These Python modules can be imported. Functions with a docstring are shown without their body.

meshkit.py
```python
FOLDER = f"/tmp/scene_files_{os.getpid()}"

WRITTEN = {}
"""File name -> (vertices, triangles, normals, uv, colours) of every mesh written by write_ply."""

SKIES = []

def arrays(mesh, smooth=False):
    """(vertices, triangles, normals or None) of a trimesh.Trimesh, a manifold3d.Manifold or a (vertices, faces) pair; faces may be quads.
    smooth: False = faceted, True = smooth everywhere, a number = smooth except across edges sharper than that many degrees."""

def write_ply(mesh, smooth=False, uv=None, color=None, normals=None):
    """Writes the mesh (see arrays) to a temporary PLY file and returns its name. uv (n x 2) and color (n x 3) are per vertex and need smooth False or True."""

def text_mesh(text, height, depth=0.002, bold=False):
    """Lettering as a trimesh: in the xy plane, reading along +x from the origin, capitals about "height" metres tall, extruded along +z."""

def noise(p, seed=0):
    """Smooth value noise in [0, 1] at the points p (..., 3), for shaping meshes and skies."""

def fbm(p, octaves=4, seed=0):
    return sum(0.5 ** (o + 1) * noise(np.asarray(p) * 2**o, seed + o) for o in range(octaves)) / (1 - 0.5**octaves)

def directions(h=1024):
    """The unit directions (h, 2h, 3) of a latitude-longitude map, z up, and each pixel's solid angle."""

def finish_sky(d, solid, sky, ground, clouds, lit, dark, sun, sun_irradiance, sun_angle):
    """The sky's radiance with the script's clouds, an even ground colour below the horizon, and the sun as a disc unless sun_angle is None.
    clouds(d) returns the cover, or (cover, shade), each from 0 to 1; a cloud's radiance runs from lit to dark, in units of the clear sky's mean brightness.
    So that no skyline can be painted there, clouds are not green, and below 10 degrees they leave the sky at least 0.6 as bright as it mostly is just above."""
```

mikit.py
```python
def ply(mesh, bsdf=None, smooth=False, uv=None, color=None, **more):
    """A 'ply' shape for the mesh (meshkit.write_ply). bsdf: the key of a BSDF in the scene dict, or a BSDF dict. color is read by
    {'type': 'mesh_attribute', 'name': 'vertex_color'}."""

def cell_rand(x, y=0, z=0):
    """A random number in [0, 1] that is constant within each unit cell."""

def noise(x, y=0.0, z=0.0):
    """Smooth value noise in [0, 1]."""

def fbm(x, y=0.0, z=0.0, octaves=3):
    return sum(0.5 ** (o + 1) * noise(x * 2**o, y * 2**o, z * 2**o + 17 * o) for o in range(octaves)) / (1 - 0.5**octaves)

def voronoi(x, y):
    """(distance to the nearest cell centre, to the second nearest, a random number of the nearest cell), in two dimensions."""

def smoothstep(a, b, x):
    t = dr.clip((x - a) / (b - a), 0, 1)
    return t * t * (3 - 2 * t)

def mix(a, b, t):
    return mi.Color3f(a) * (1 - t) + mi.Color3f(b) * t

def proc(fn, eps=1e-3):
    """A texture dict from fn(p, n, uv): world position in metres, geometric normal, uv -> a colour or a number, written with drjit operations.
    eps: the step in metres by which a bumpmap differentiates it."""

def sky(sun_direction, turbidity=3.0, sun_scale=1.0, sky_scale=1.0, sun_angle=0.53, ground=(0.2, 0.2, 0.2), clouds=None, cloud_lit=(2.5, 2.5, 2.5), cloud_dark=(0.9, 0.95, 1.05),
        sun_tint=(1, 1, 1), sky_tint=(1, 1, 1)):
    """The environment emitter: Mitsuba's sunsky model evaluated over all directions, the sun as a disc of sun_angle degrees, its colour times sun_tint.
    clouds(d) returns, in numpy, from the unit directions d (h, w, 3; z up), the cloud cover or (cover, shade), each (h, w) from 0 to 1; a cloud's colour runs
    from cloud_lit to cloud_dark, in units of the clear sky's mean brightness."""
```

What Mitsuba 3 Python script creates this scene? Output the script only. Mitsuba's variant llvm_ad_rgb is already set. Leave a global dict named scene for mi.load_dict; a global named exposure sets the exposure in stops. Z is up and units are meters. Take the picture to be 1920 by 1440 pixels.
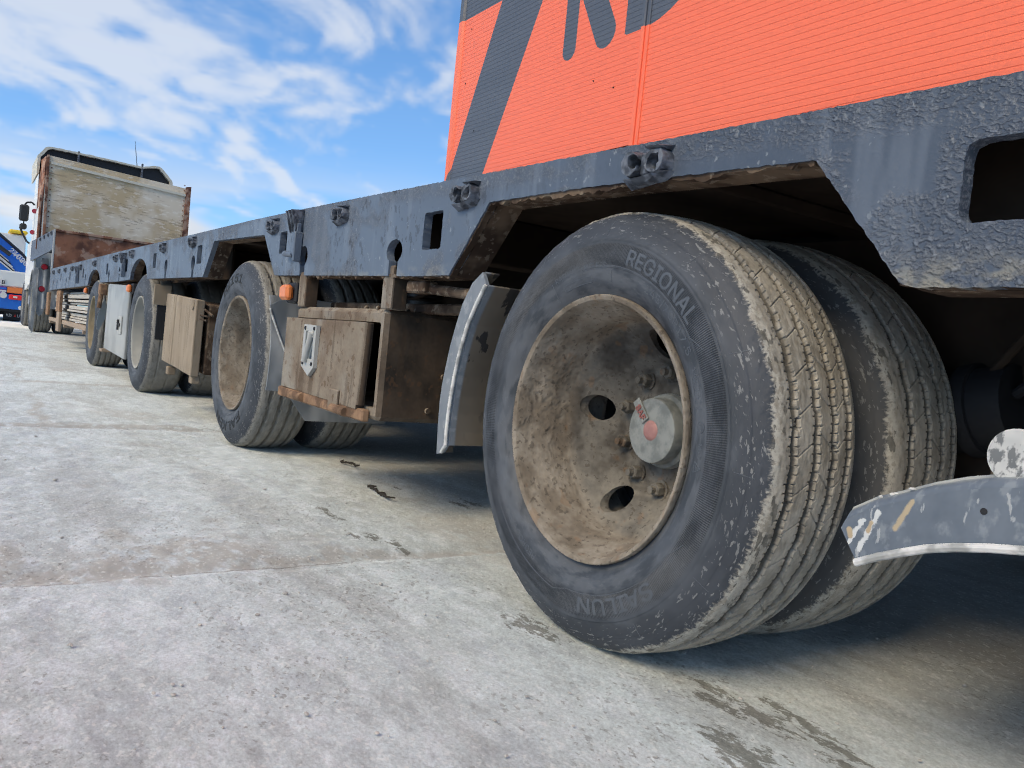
import math, random
import numpy as np, trimesh, mitsuba as mi, drjit as dr
import manifold3d as m3
from shapely.geometry import Polygon, LineString, Point, box as sbox
from shapely.ops import unary_union
from shapely import affinity
import mikit, meshkit
from mikit import proc, noise, fbm, voronoi, smoothstep, mix, cell_rand

T = mi.ScalarTransform4f
scene, labels = {}, {}
random.seed(7)
rng = np.random.default_rng(11)

# ------------------------------------------------------------------ camera, sky, exposure
# x: towards the rear of the trailer, y: into the trailer, z: up; metres; nearest wheel's axle at x = 0
YAW, PITCH, ROLL = map(math.radians, (33.8315, -2.3067, -5.7415))
EYE = np.array([1.1222, -0.9106, 0.5076])
fwd = np.array([-math.cos(YAW) * math.cos(PITCH), math.sin(YAW) * math.cos(PITCH), math.sin(PITCH)])
rgt = np.array([math.sin(YAW), math.cos(YAW), 0.0])
upv = np.array([math.cos(YAW) * math.sin(PITCH), -math.sin(YAW) * math.sin(PITCH), math.cos(PITCH)])
up2 = math.sin(ROLL) * rgt + math.cos(ROLL) * upv
scene['camera'] = {'type': 'perspective', 'fov': 64.18, 'fov_axis': 'x', 'near_clip': 0.05, 'far_clip': 3000.0,
                   'to_world': T().look_at(origin=EYE.tolist(), target=(EYE + fwd).tolist(), up=up2.tolist())}


def clouds(d):
    z = np.maximum(d[..., 2], 0.0)
    q = np.stack([d[..., 0] / (z + 0.16), d[..., 1] / (z + 0.16), 0 * z], -1)
    a = 0.6
    q = np.stack([q[..., 0] * np.cos(a) - q[..., 1] * np.sin(a), q[..., 0] * np.sin(a) + q[..., 1] * np.cos(a), q[..., 2]], -1)
    warp = np.stack([meshkit.fbm(q * 1.6 + 2, 3, 41), meshkit.fbm(q * 1.6 + 7, 3, 42), 0 * z], -1) - 0.5
    big = meshkit.fbm(q * 0.8 + 3.1, 3, seed=5)
    mid = meshkit.fbm((q + warp * 0.55) * np.array([2.2, 6.0, 1]) + 9.7, 6, seed=21)
    fine = meshkit.fbm((q + warp * 0.35) * np.array([8.0, 13.0, 1]) + 4.0, 5, seed=33)
    c = np.clip((big - 0.43) * 1.6 + (mid - 0.5) * 2.5 + (fine - 0.5) * 1.9 + 0.02, 0, 1)
    c = c * c * (3 - 2 * c)
    low = np.exp(-((z - 0.10) / 0.06) ** 2) * np.clip((meshkit.fbm(np.stack([np.arctan2(d[..., 1], d[..., 0]) * 5, z * 40, 0 * z], -1), 5, seed=8) - 0.40) * 4, 0, 1)
    return np.clip(np.maximum(c * 0.72, low * 0.95), 0, 1), np.clip(0.75 - 1.0 * c + (mid - 0.5), 0, 1) * 0.3


scene['sky'] = mikit.sky((0.22, -0.74, 0.62), turbidity=2.6, sun_scale=0.38, sky_scale=0.95, sun_angle=26, sun_tint=(0.98, 0.97, 0.90), ground=(0.36, 0.36, 0.35),
                         clouds=clouds, cloud_lit=(2.1, 2.18, 2.3), cloud_dark=(1.1, 1.25, 1.5), sky_tint=(0.74, 0.95, 1.15))
exposure = 2.15


# ------------------------------------------------------------------ helpers
def put(key, mesh, bsdf, smooth=False, uv=None, **more):
    base, n = key, 0
    while key in scene:
        n += 1
        key = f'{base}_{n:03d}'
    scene[key] = mikit.ply(mesh, bsdf, smooth=smooth, uv=uv, **more)
    return key


def again(key, source, to_world=None):
    """another entry with the source's mesh and material, moved"""
    base, n = key, 0
    while key in scene:
        n += 1
        key = f'{base}_{n:03d}'
    scene[key] = dict(scene[source])
    if to_world is not None:
        scene[key]['to_world'] = to_world
    return key


def thing(key, label, cat, group=None, kind=None):
    labels[key] = {'label': label, 'category': cat}
    if group: labels[key]['group'] = group
    if kind: labels[key]['kind'] = kind
    return key


def cat(*ms):
    ms = [trimesh.Trimesh(*meshkit.arrays(m)[:2], process=False) for m in ms]
    return trimesh.util.concatenate(ms)


def bx(x0, x1, y0, y1, z0, z1, b=0.004):
    """a box with chamfered edges"""
    lo, hi = np.array([x0, y0, z0], float), np.array([x1, y1, z1], float)
    b = min(b, 0.45 * (hi - lo).min())
    pts = []
    for s in np.ndindex(2, 2, 2):
        c = np.where(s, hi, lo)
        inn = np.where(s, -b, b)
        for k in range(3):
            p = c + inn
            p[k] = c[k]
            pts.append(p)
    return trimesh.convex.convex_hull(np.array(pts))


def rod(a, b, r, r2=None, n=16):
    a, b = np.asarray(a, float), np.asarray(b, float)
    r2 = r if r2 is None else r2
    t = (b - a) / np.linalg.norm(b - a)
    u = np.cross(t, [0, 0, 1] if abs(t[2]) < .9 else [1, 0, 0]); u /= np.linalg.norm(u)
    w = np.cross(t, u)
    an = np.arange(n) * 2 * np.pi / n
    ring = np.cos(an)[:, None] * u + np.sin(an)[:, None] * w
    return trimesh.convex.convex_hull(np.vstack([a + ring * r, b + ring * r2]))


def path_tube(pts, r, n=8):
    out = []
    for a, b in zip(pts[:-1], pts[1:]):
        out.append(rod(a, b, r, n=n))
    return cat(*out)


def plate(poly, y0, y1):
    """a polygon in (x, z) as a plate from y0 to y1"""
    parts = []
    for g in getattr(poly, 'geoms', [poly]):
        m = trimesh.creation.extrude_polygon(g, y1 - y0, engine='earcut')
        v = m.vertices
        m.vertices = np.stack([v[:, 0], y1 - v[:, 2], v[:, 1]], 1)
        parts.append(m)
    return cat(*parts)


def plate_x(poly, x0, x1):
    """a polygon in (y, z) as a plate from x0 to x1"""
    parts = []
    for g in getattr(poly, 'geoms', [poly]):
        m = trimesh.creation.extrude_polygon(g, x1 - x0, engine='earcut')
        v = m.vertices
        m.vertices = np.stack([x0 + v[:, 2], v[:, 0], v[:, 1]], 1)
        parts.append(m)
    return cat(*parts)


def sheet(line, y0, y1, t):
    """a polyline in (x, z), thickened by t, as a strip from y0 to y1"""
    return plate(LineString(line).buffer(t / 2, cap_style=2, join_style=2), y0, y1)


def mani(m):
    v, f = meshkit.arrays(m)[:2]
    return m3.Manifold(m3.Mesh(v.astype(np.float32), f.astype(np.uint32)))


def revolve(prof, n, closed=True, x=0.0, z=0.0):
    """(r, y) profile revolved about the y axis; closed profile -> solid"""
    prof = np.asarray(prof, float)
    m = len(prof)
    th = np.arange(n) * 2 * np.pi / n
    v = np.stack([prof[None, :, 0] * np.cos(th)[:, None] + x, np.broadcast_to(prof[None, :, 1], (n, m)), prof[None, :, 0] * np.sin(th)[:, None] + z], -1).reshape(-1, 3)
    i, j = np.meshgrid(np.arange(n), np.arange(m if closed else m - 1), indexing='ij')
    a, b = i * m + j, i * m + (j + 1) % m
    c, d = ((i + 1) % n) * m + (j + 1) % m, ((i + 1) % n) * m + j
    f = np.stack([a, b, c, d], -1).reshape(-1, 4)
    return trimesh.Trimesh(v, np.vstack([f[:, [0, 1, 2]], f[:, [0, 2, 3]]]), process=False)


def moved(m, dx=0, dy=0, dz=0):
    m = m.copy(); m.vertices = m.vertices + [dx, dy, dz]; return m


def roughen(poly, step, amp, seed):
    """a polygon with its outline slightly uneven"""
    def ring(c, k):
        ls = LineString(c); n = max(8, int(ls.length / step))
        pts = np.array([ls.interpolate(i / n, normalized=True).coords[0] for i in range(n)])
        w = meshkit.noise(np.stack([pts[:, 0] * 160, pts[:, 1] * 160, 0 * pts[:, 0] + k], 1), seed) - .5
        w2 = meshkit.noise(np.stack([pts[:, 0] * 190 + 9, pts[:, 1] * 190, 0 * pts[:, 0] + k], 1), seed + 3) - .5
        return pts + np.stack([w, w2], 1) * amp * 2
    return Polygon(ring(poly.exterior.coords, 1), [ring(h.coords, 2 + i) for i, h in enumerate(poly.interiors)]).buffer(0)


# ------------------------------------------------------------------ materials
def mat(key, color, rough=0.6, metallic=0.0, spec=0.4, bump=None, scale=1.0, **more):
    c = {'type': 'rgb', 'value': list(color)} if isinstance(color, (tuple, list)) else color
    r = rough if isinstance(rough, dict) else float(rough)
    b = {'type': 'principled', 'base_color': c, 'roughness': r, 'metallic': metallic, 'specular': spec, **more}
    if bump is not None:
        b = {'type': 'bumpmap', 'arbitrary': bump, 'scale': scale, 'bsdf': b}
    scene[key] = {'type': 'twosided', 'bsdf': b}
    return key


def C(r, g, b): return mi.Color3f(r, g, b)


def rn(x, y=0.0, z=0.0, o=3, gain=.55):
    """fractal noise in [0, 1] whose octaves are turned against each other, so that no lattice shows"""
    x, y, z = mi.Float(x), mi.Float(y), mi.Float(z)
    t, a, w = mi.Float(0), 1.0, 0.0
    for k in range(o):
        x, y, z = .36 * x + .48 * y - .80 * z + 7.3, -.80 * x + .60 * y + 1.7, .48 * x + .64 * y + .60 * z - 3.1
        t += a * noise(x, y, z); w += a
        x, y, z, a = x * 2.07, y * 2.07, z * 2.07, a * gain
    return t / w


def paint_lumps(p):
    zt = .876 - .0316 * p.x                           # height of the rail's top edge near the rear wheel
    right = smoothstep(.40, .46, p.x)
    band = smoothstep(.055, .02, zt - p.z) + right * (smoothstep(.05, .012, dr.abs(p.x - (.55 + (.80 - p.z) * .0)) ) * 0 + smoothstep(.585, .60, p.x) * smoothstep(.03, .0, dr.maximum(dr.abs(p.z - .745) - .05, 0)) + smoothstep(.70, .66, p.z))
    edge = right * smoothstep(.035, .0, p.x - (.424 + (.797 - p.z) * .84))
    m = dr.clip(band + edge, 0, 1) * smoothstep(.30, .48, rn(p.x * 9 + 3, p.y * 5, p.z * 11, 3)) + smoothstep(.50, .60, rn(p.x * 7 + 3, p.y * 5, p.z * 9, 3))
    b = smoothstep(.42, .70, rn(p.x * 210, p.y * 210, p.z * 250, 3, .75))
    return (dr.clip(m, 0, 1) * .95 + .05) * b


def paint_color(p, n, uv):
    base = mix((.112, .146, .200), (.086, .111, .154), rn(p.x * 3, p.y * 3, p.z * 5, 3))
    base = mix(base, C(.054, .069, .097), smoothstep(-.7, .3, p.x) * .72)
    lum = paint_lumps(p)
    base = mix(base, C(.27, .30, .35), dr.clip(lum * .38, 0, .5))
    pit = smoothstep(.60, .68, rn(p.x * 85, p.y * 60, p.z * 48, 3)) * smoothstep(.47, .58, rn(p.x * 4 + 8, p.y, p.z * 6, 2)) * smoothstep(.3, -.9, p.x)
    base = mix(base, C(.045, .055, .075), pit * .75)
    pale = smoothstep(.71, .78, rn(p.x * 95 + 11, p.y * 60, p.z * 80, 3))
    base = mix(base, C(.36, .39, .41), pale * .35)
    streak = smoothstep(.52, .75, rn(p.x * 30, p.y * 3, p.z * 4.0, 3))
    base = mix(base, C(.24, .28, .34), streak * .22)
    dust = smoothstep(.05, .0, p.z - .628) * smoothstep(.40, .62, rn(p.x * 22, 0, p.z * 40, 4)) * smoothstep(.4, .6, p.x)
    dust = dr.maximum(dust, smoothstep(.03, .0, dr.abs(p.z - .672)) * smoothstep(.45, .65, rn(p.x * 26, 0, p.z * 40, 4)) * smoothstep(.0, -.5, p.x) * smoothstep(-1.9, -1.7, p.x) * .5)
    return mix(base, C(.36, .34, .27), dust * .6)


scene_mats = None
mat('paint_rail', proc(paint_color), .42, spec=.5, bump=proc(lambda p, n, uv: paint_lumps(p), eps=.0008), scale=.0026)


def rust_color(p, n, uv):
    a = rn(p.x * 14, p.y * 14, p.z * 14, 4)
    c = mix((.050, .033, .024), (.15, .108, .076), smoothstep(.35, .66, a))
    return mix(c, C(.24, .20, .155), smoothstep(.58, .70, rn(p.x * 60, p.y * 60, p.z * 60, 3)) * .6)


rough_bump = proc(lambda p, n, uv: rn(p.x * 90, p.y * 90, p.z * 90, 3, .65), eps=.0010)
mat('rust_underside', proc(rust_color), .85, spec=.2, bump=rough_bump, scale=.0022)


def dirt_box_color(p, n, uv):
    a = rn(p.x * 7, p.y * 9, p.z * 7, 4)
    c = mix((.165, .125, .093), (.245, .208, .165), smoothstep(.35, .65, a))
    c = mix(c, C(.29, .275, .245), smoothstep(.52, .68, rn(p.x * 6 + 4, p.y * 5, p.z * 5, 3)) * .6)
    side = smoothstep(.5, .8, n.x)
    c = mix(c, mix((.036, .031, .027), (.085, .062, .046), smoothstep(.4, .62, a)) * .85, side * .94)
    run = smoothstep(.55, .72, rn(p.x * 40, p.y * 40, p.z * 5, 3))
    c = mix(c, C(.07, .05, .036), run * .45)
    c = c * (.85 + .3 * rn(p.x * 140, p.y * 140, p.z * 140, 2))
    return mix(c, C(.11, .065, .04), smoothstep(.64, .70, rn(p.x * 55, p.y * 55, p.z * 55, 3)) * .55)


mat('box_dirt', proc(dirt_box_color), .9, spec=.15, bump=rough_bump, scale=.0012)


def orange_rust(p, n, uv):
    a = rn(p.x * 30, p.y * 30, p.z * 30, 4)
    return mix((.14, .088, .058), (.32, .20, .125), smoothstep(.3, .7, a))


mat('rust_orange', proc(orange_rust), .85, spec=.2)


def rim_color(p, n, uv):
    a = rn(p.x * 16, p.y * 20, p.z * 16, 4)
    c = mix((.185, .155, .122), (.295, .26, .215), smoothstep(.32, .62, a))
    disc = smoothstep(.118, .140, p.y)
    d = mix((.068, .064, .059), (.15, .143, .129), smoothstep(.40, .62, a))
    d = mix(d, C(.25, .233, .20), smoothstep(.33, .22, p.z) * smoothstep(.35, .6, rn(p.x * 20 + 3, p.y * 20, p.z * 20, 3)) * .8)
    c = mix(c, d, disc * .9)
    c = mix(c, C(.24, .13, .06), smoothstep(.66, .74, rn(p.x * 30, p.y * 40, p.z * 14, 3)) * .3)
    c = c * (.82 + .36 * rn(p.x * 150, p.y * 150, p.z * 150, 2))
    return mix(c, C(.06, .05, .04), smoothstep(.62, .70, rn(p.x * 130, p.y * 130, p.z * 130, 3)) * .5)


mat('rim_dust', proc(rim_color), .9, spec=.15, bump=proc(lambda p, n, uv: smoothstep(.42, .58, rn(p.x * 30, p.y * 30, p.z * 30, 3)) * .8 + .9 * rn(p.x * 130, p.y * 130, p.z * 130, 3, .7), eps=.0010), scale=.0024)
mat('rim_grey', proc(lambda p, n, uv: mix((.24, .24, .225), (.40, .40, .37), fbm(p.x * 12, p.y * 12, p.z * 12, 3))), .75, spec=.3)
mat('rim_ochre', proc(lambda p, n, uv: mix((.20, .16, .10), (.36, .31, .22), fbm(p.x * 12, p.y * 12, p.z * 12, 3))), .85, spec=.2)
mat('hub_grey', proc(lambda p, n, uv: mix((.17, .187, .187), (.27, .29, .287), smoothstep(.3, .65, rn(p.x * 45, p.y * 45, p.z * 45, 4)))), .55)
mat('hub_pink', proc(lambda p, n, uv: mix((.30, .15, .145), (.42, .23, .22), rn(p.x * 120, p.y * 120, p.z * 120, 3))), .6)
mat('tag_red', (.30, .12, .115), .6)


def tyre_fn(near, inner=False):
    def f(p, n, uv):
        u, v = uv.x, uv.y
        cx, cy = dr.cos(u * 2 * math.pi), dr.sin(u * 2 * math.pi)
        q = lambda k, kv, o=3, s=0.0: rn(cx * k + s, cy * k, v * kv + s, o)
        rubber = mix((.041, .049, .061), (.073, .084, .102), smoothstep(.35, .65, q(5, 14, 4)))
        rubber = mix(rubber, C(.135, .147, .165), smoothstep(.30, .05, v) * smoothstep(.42, .62, q(4, 20, 4, 5.0)) * .5)
        if near:
            hb = smoothstep(.128, .135, v) * smoothstep(.222, .215, v)
            rubber = rubber * (1 + .38 * hb * dr.sin(u * (2 * math.pi * 560)))
        if inner: rubber = mix(rubber, C(.15, .145, .132), smoothstep(.18, .33, v) * (.5 + .5 * q(8, 20, 3, 3.0)))
        zone = smoothstep(.235, .275, v) * smoothstep(.42, .36, v)
        rubber = mix(rubber, C(.045, .052, .066), zone * .6)
        sc = smoothstep(.68, .73, q(22, 90, 3, 2.0)) + smoothstep(.70, .73, rn(u * 300 + v * 120, v * 60 - u * 60, 4.0, 3)) * .8
        rubber = mix(rubber, C(.34, .35, .35), dr.clip(sc, 0, 1) * (zone * .42 + .05))
        edge = (.34 if inner else .362) if near else .345
        w = v + (rn(u * 700, v * 60, 1.0, 3) - .5) * .045 + (q(6, 3, 3, 9.0) - .5) * (.05 if near else .03)
        mud = smoothstep(edge - .006, edge + .016, w)
        tan = mix((.27, .25, .215), (.40, .378, .335), smoothstep(.3, .7, q(12, 40, 4, 6.0)))
        tan = tan * (.86 + .28 * q(90, 220, 2))
        crust = smoothstep(edge + .06, edge + .015, w) * smoothstep(.40, .58, rn(u * 420, v * 80, 3.0, 3))
        tan = mix(tan, C(.47, .46, .415), crust * .8)
        clean = smoothstep(.58, .64, q(16, 60, 4, 2.5)) * smoothstep(edge + .10, edge + .03, w)
        tan = mix(tan, C(.085, .083, .075), clean * .8)
        if near:                                    # tread colour darkened with depth down in the grooves
            depth = .3905 - dr.sqrt(dr.square(p.x) + dr.square(p.z - .385)) - .004 * dr.square((v - .5) * 10)
            tan = mix(tan, C(.05, .046, .04), smoothstep(.002, .006, depth) * smoothstep(.415, .42, v) * smoothstep(.0, .02, p.z) * (.45 + .4 * q(14, 50, 3, 1.0)))
        else:
            tan = mix(tan, C(.16, .16, .155), .55)
        return mix(mix(rubber, tan, mud), C(.10, .095, .085), smoothstep(.62, .70, v))
    return f


def tyre_bump(p, n, uv):
    u, v = uv.x, uv.y
    band = smoothstep(.128, .135, v) * smoothstep(.222, .215, v)
    hatch = dr.sin(u * (2 * math.pi * 560)) * 1.3 * band
    rings = smoothstep(.004, .0, dr.abs(v - .232)) + smoothstep(.003, .0, dr.abs(v - .122)) * .8 + smoothstep(.003, .0, dr.abs(v - .30)) * .6
    mudr = smoothstep(.345, .38, v) * smoothstep(.62, .6, v) * (rn(u * 700, v * 70, 2.0, 3) * 1.1)
    return hatch + rings * 1.3 + mudr * .8


mat('tyre_near', proc(tyre_fn(True)), .62, spec=.45, bump=proc(tyre_bump, eps=.0006), scale=.0009)
mat('tyre_inner', proc(tyre_fn(True, True)), .65, spec=.4, bump=proc(tyre_bump, eps=.0006), scale=.0009)
mat('tyre_far', proc(tyre_fn(False)), .65, spec=.4)
mat('letter_rubber', proc(lambda p, n, uv: mix((.066, .078, .096), (.102, .116, .137), rn(p.x * 60, p.y * 60, p.z * 60))), .55, spec=.5)
mat('groove_dark', (.02, .022, .025), .7)


def guard_color(p, n, uv):
    c = mix((.15, .175, .205), (.24, .265, .295), rn(p.x * 22, p.y * 22, p.z * 22, 4))
    c = mix(c, C(.36, .39, .41), smoothstep(.54, .70, rn(p.x * 70, p.y * 30, p.z * 50, 4)) * .4)
    inner = smoothstep(.004, .012, p.y)
    mudc = mix((.105, .09, .072), (.19, .165, .132), rn(p.x * 9, p.y * 14, p.z * 9, 4))
    mudc = mix(mudc, C(.02, .022, .026), smoothstep(.56, .61, rn(p.x * 10, p.y * 34, p.z * 20, 4)) * smoothstep(.25, .5, p.z) * .9)
    return mix(c, mudc, inner)


mat('guard_paint', proc(guard_color), .55, spec=.4)


def rear_guard_color(p, n, uv):
    c = mix((.10, .125, .16), (.17, .20, .24), rn(p.x * 40, p.y * 30, p.z * 40, 4))
    c = mix(c, C(.40, .43, .45), smoothstep(.54, .74, rn(p.x * 70, p.y * 60, p.z * 55, 4)) * .30)
    sk = smoothstep(.72, .76, rn(p.x * 130, 0, p.z * 40, 3))
    c = mix(c, C(.55, .57, .57), sk * .5)

    def drip(x0, z0, x1, z1, w, wob):
        px, pz, dx, dz = p.x - x0, p.z - z0, x1 - x0, z1 - z0
        t = dr.clip((px * dx + pz * dz) / (dx * dx + dz * dz), 0, 1)
        d = dr.sqrt(dr.square(px - dx * t) + dr.square(pz - dz * t)) + (rn(p.x * 160, 0, p.z * 160, 3) - .5) * wob * 1.8
        return smoothstep(w * 1.1, w * .5, d)
    c = mix(c, C(.60, .62, .62), drip(.572, .352, .556, .322, .0028, .004))
    c = mix(c, C(.45, .36, .24), drip(.556, .338, .558, .330, .0032, .003))
    c = mix(c, C(.60, .62, .62), drip(.590, .366, .571, .318, .0034, .004))
    c = mix(c, C(.45, .36, .24), drip(.583, .352, .580, .342, .003, .002))
    c = mix(c, C(.45, .37, .25), drip(.628, .386, .612, .352, .0038, .002))
    c = mix(c, C(.5, .5, .46), smoothstep(-.028, -.015, p.y) * smoothstep(.3, .6, fbm(p.x * 30, p.y * 30, p.z * 30, 2)) * .8)
    return c


mat('rear_guard', proc(rear_guard_color), .5, spec=.4)
mat('white_bead', proc(lambda p, n, uv: mix((.36, .37, .36), (.70, .70, .68), smoothstep(.3, .6, rn(p.x * 45, p.y * 45, p.z * 45, 3)))), .5)
mat('rust_dark', proc(lambda p, n, uv: mix((.022, .017, .014), (.06, .043, .032), rn(p.x * 12, p.y * 12, p.z * 12, 3))), .85, spec=.2)
mat('black_steel', (.018, .019, .023), .6)
mat('dark_paint', proc(lambda p, n, uv: mix((.04, .048, .062), (.135, .155, .19), smoothstep(.35, .65, rn(p.x * 60, p.y * 60, p.z * 60, 3)))), .6, bump=rough_bump, scale=.0012)
mat('latch_metal', (.40, .41, .40), .5)
mat('lamp_orange', (.72, .20, .05), .3, spec=.6)
mat('lamp_red', (.30, .015, .03), .25, spec=.6)
mat('white_paint', proc(lambda p, n, uv: mix((.255, .265, .26), (.34, .35, .34), smoothstep(.3, .7, fbm(p.x * 5, p.y * 5, p.z * 4, 3)))), .35, spec=.5)
mat('truck_white', (.66, .68, .66), .35)
mat('cream_paint', (.55, .52, .43), .45)
mat('grey_plastic', proc(lambda p, n, uv: mix((.16, .18, .20), (.36, .38, .40), smoothstep(.3, .7, rn(p.x * 12, p.y * 12, p.z * 5, 3)))), .45)


def plank_box(p, n, uv):
    c = mix((.22, .175, .13), (.35, .30, .235), fbm(p.x * 18, p.y * 6, p.z * 5, 3))
    return mix(c, C(.13, .10, .075), smoothstep(.62, .8, fbm(p.x * 60, p.y * 30, p.z * 4, 2)) * .5)


mat('wood_dirty', proc(plank_box), .9, spec=.15)


def ply_white(p, n, uv):
    g = rn(p.y * 6, p.z * 34, 1.0, 4)
    stain = smoothstep(.40, .62, rn(p.y * 1.7 + 3, p.z * 1.4, 4.0, 4))
    c = mix((.62, .55, .44), (.47, .37, .23), stain)
    c = mix(c, C(.36, .26, .15), smoothstep(2.7, 1.7, p.z) * smoothstep(.42, .6, rn(p.y * 2 + 8, p.z * 3, 1.0, 3)) * .6)
    c = mix(c, C(.27, .21, .145), smoothstep(.54, .64, g) * smoothstep(.42, .56, rn(p.y * 3 + 9, p.z * 3, 2.0, 3)) * .6)
    return mix(c, C(.80, .77, .70), smoothstep(.58, .70, rn(p.y * 9 + 5, p.z * 26, 7.0, 4)) * .4)


mat('ply_white', proc(ply_white), .75, spec=.2)
mat('rust_plate', proc(lambda p, n, uv: mix(mix((.09, .042, .03), (.25, .115, .07), smoothstep(.35, .65, rn(p.y * 6, p.z * 6, p.x, 4))), C(.42, .30, .23), smoothstep(.50, .60, rn(p.y * 7 + 2, p.z * 7, p.x * 3, 4)) * .6)), .8, spec=.25)


def container_fn(p, n, uv):
    x, z = p.x, p.z
    org = mix((.90, .185, .092), (.87, .165, .08), rn(x * 5, p.y * 5, z * 8, 3))
    gry = mix((.075, .088, .112), (.095, .108, .134), fbm(x * 6, p.y * 5, z * 20, 2))
    # painted mark: slanted bar with a flat top to the corner
    slope = .50                                       # x per z
    xl = -.640 + (z - .885) * .466
    xr = -.478 + (z - .885) * .530
    bar = (x > xl) & (x < xr)
    top = (z > 1.274 - .03 * 0) & (x < xr)
    # lettering KD, bold strokes with rounded ends

    def cap(x0, z0, x1, z1, w):
        px, pz, dx, dz = x - x0, z - z0, x1 - x0, z1 - z0
        t = dr.clip((px * dx + pz * dz) / (dx * dx + dz * dz), 0, 1)
        return dr.sqrt(dr.square(px - dx * t) + dr.square(pz - dz * t)) < w
    k = cap(-.188, 1.099, -.190, 1.45, .0205) | cap(-.080, 1.104, -.175, 1.275, .029) | cap(-.175, 1.275, -.08, 1.43, .029)
    bx_ = dr.maximum(dr.abs(x - .105) - .127, 0)
    dd = (x > -.024) & (x < .02) & (z > 1.085) & (z < 1.45)
    ell = dr.sqrt(dr.square((x - .02) / .175) + dr.square((z - 1.268) / .185))
    dd = dd | ((x > .0) & (ell < 1.0) & (ell > .74)) | ((x > -.02) & (x < .02) & (z > 1.083) & (z < 1.125))
    face = (p.y < .2)
    dark = (bar | top | k | dd) & face
    return mix(org, gry, dr.select(dark, mi.Float(1), mi.Float(0)))


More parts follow.
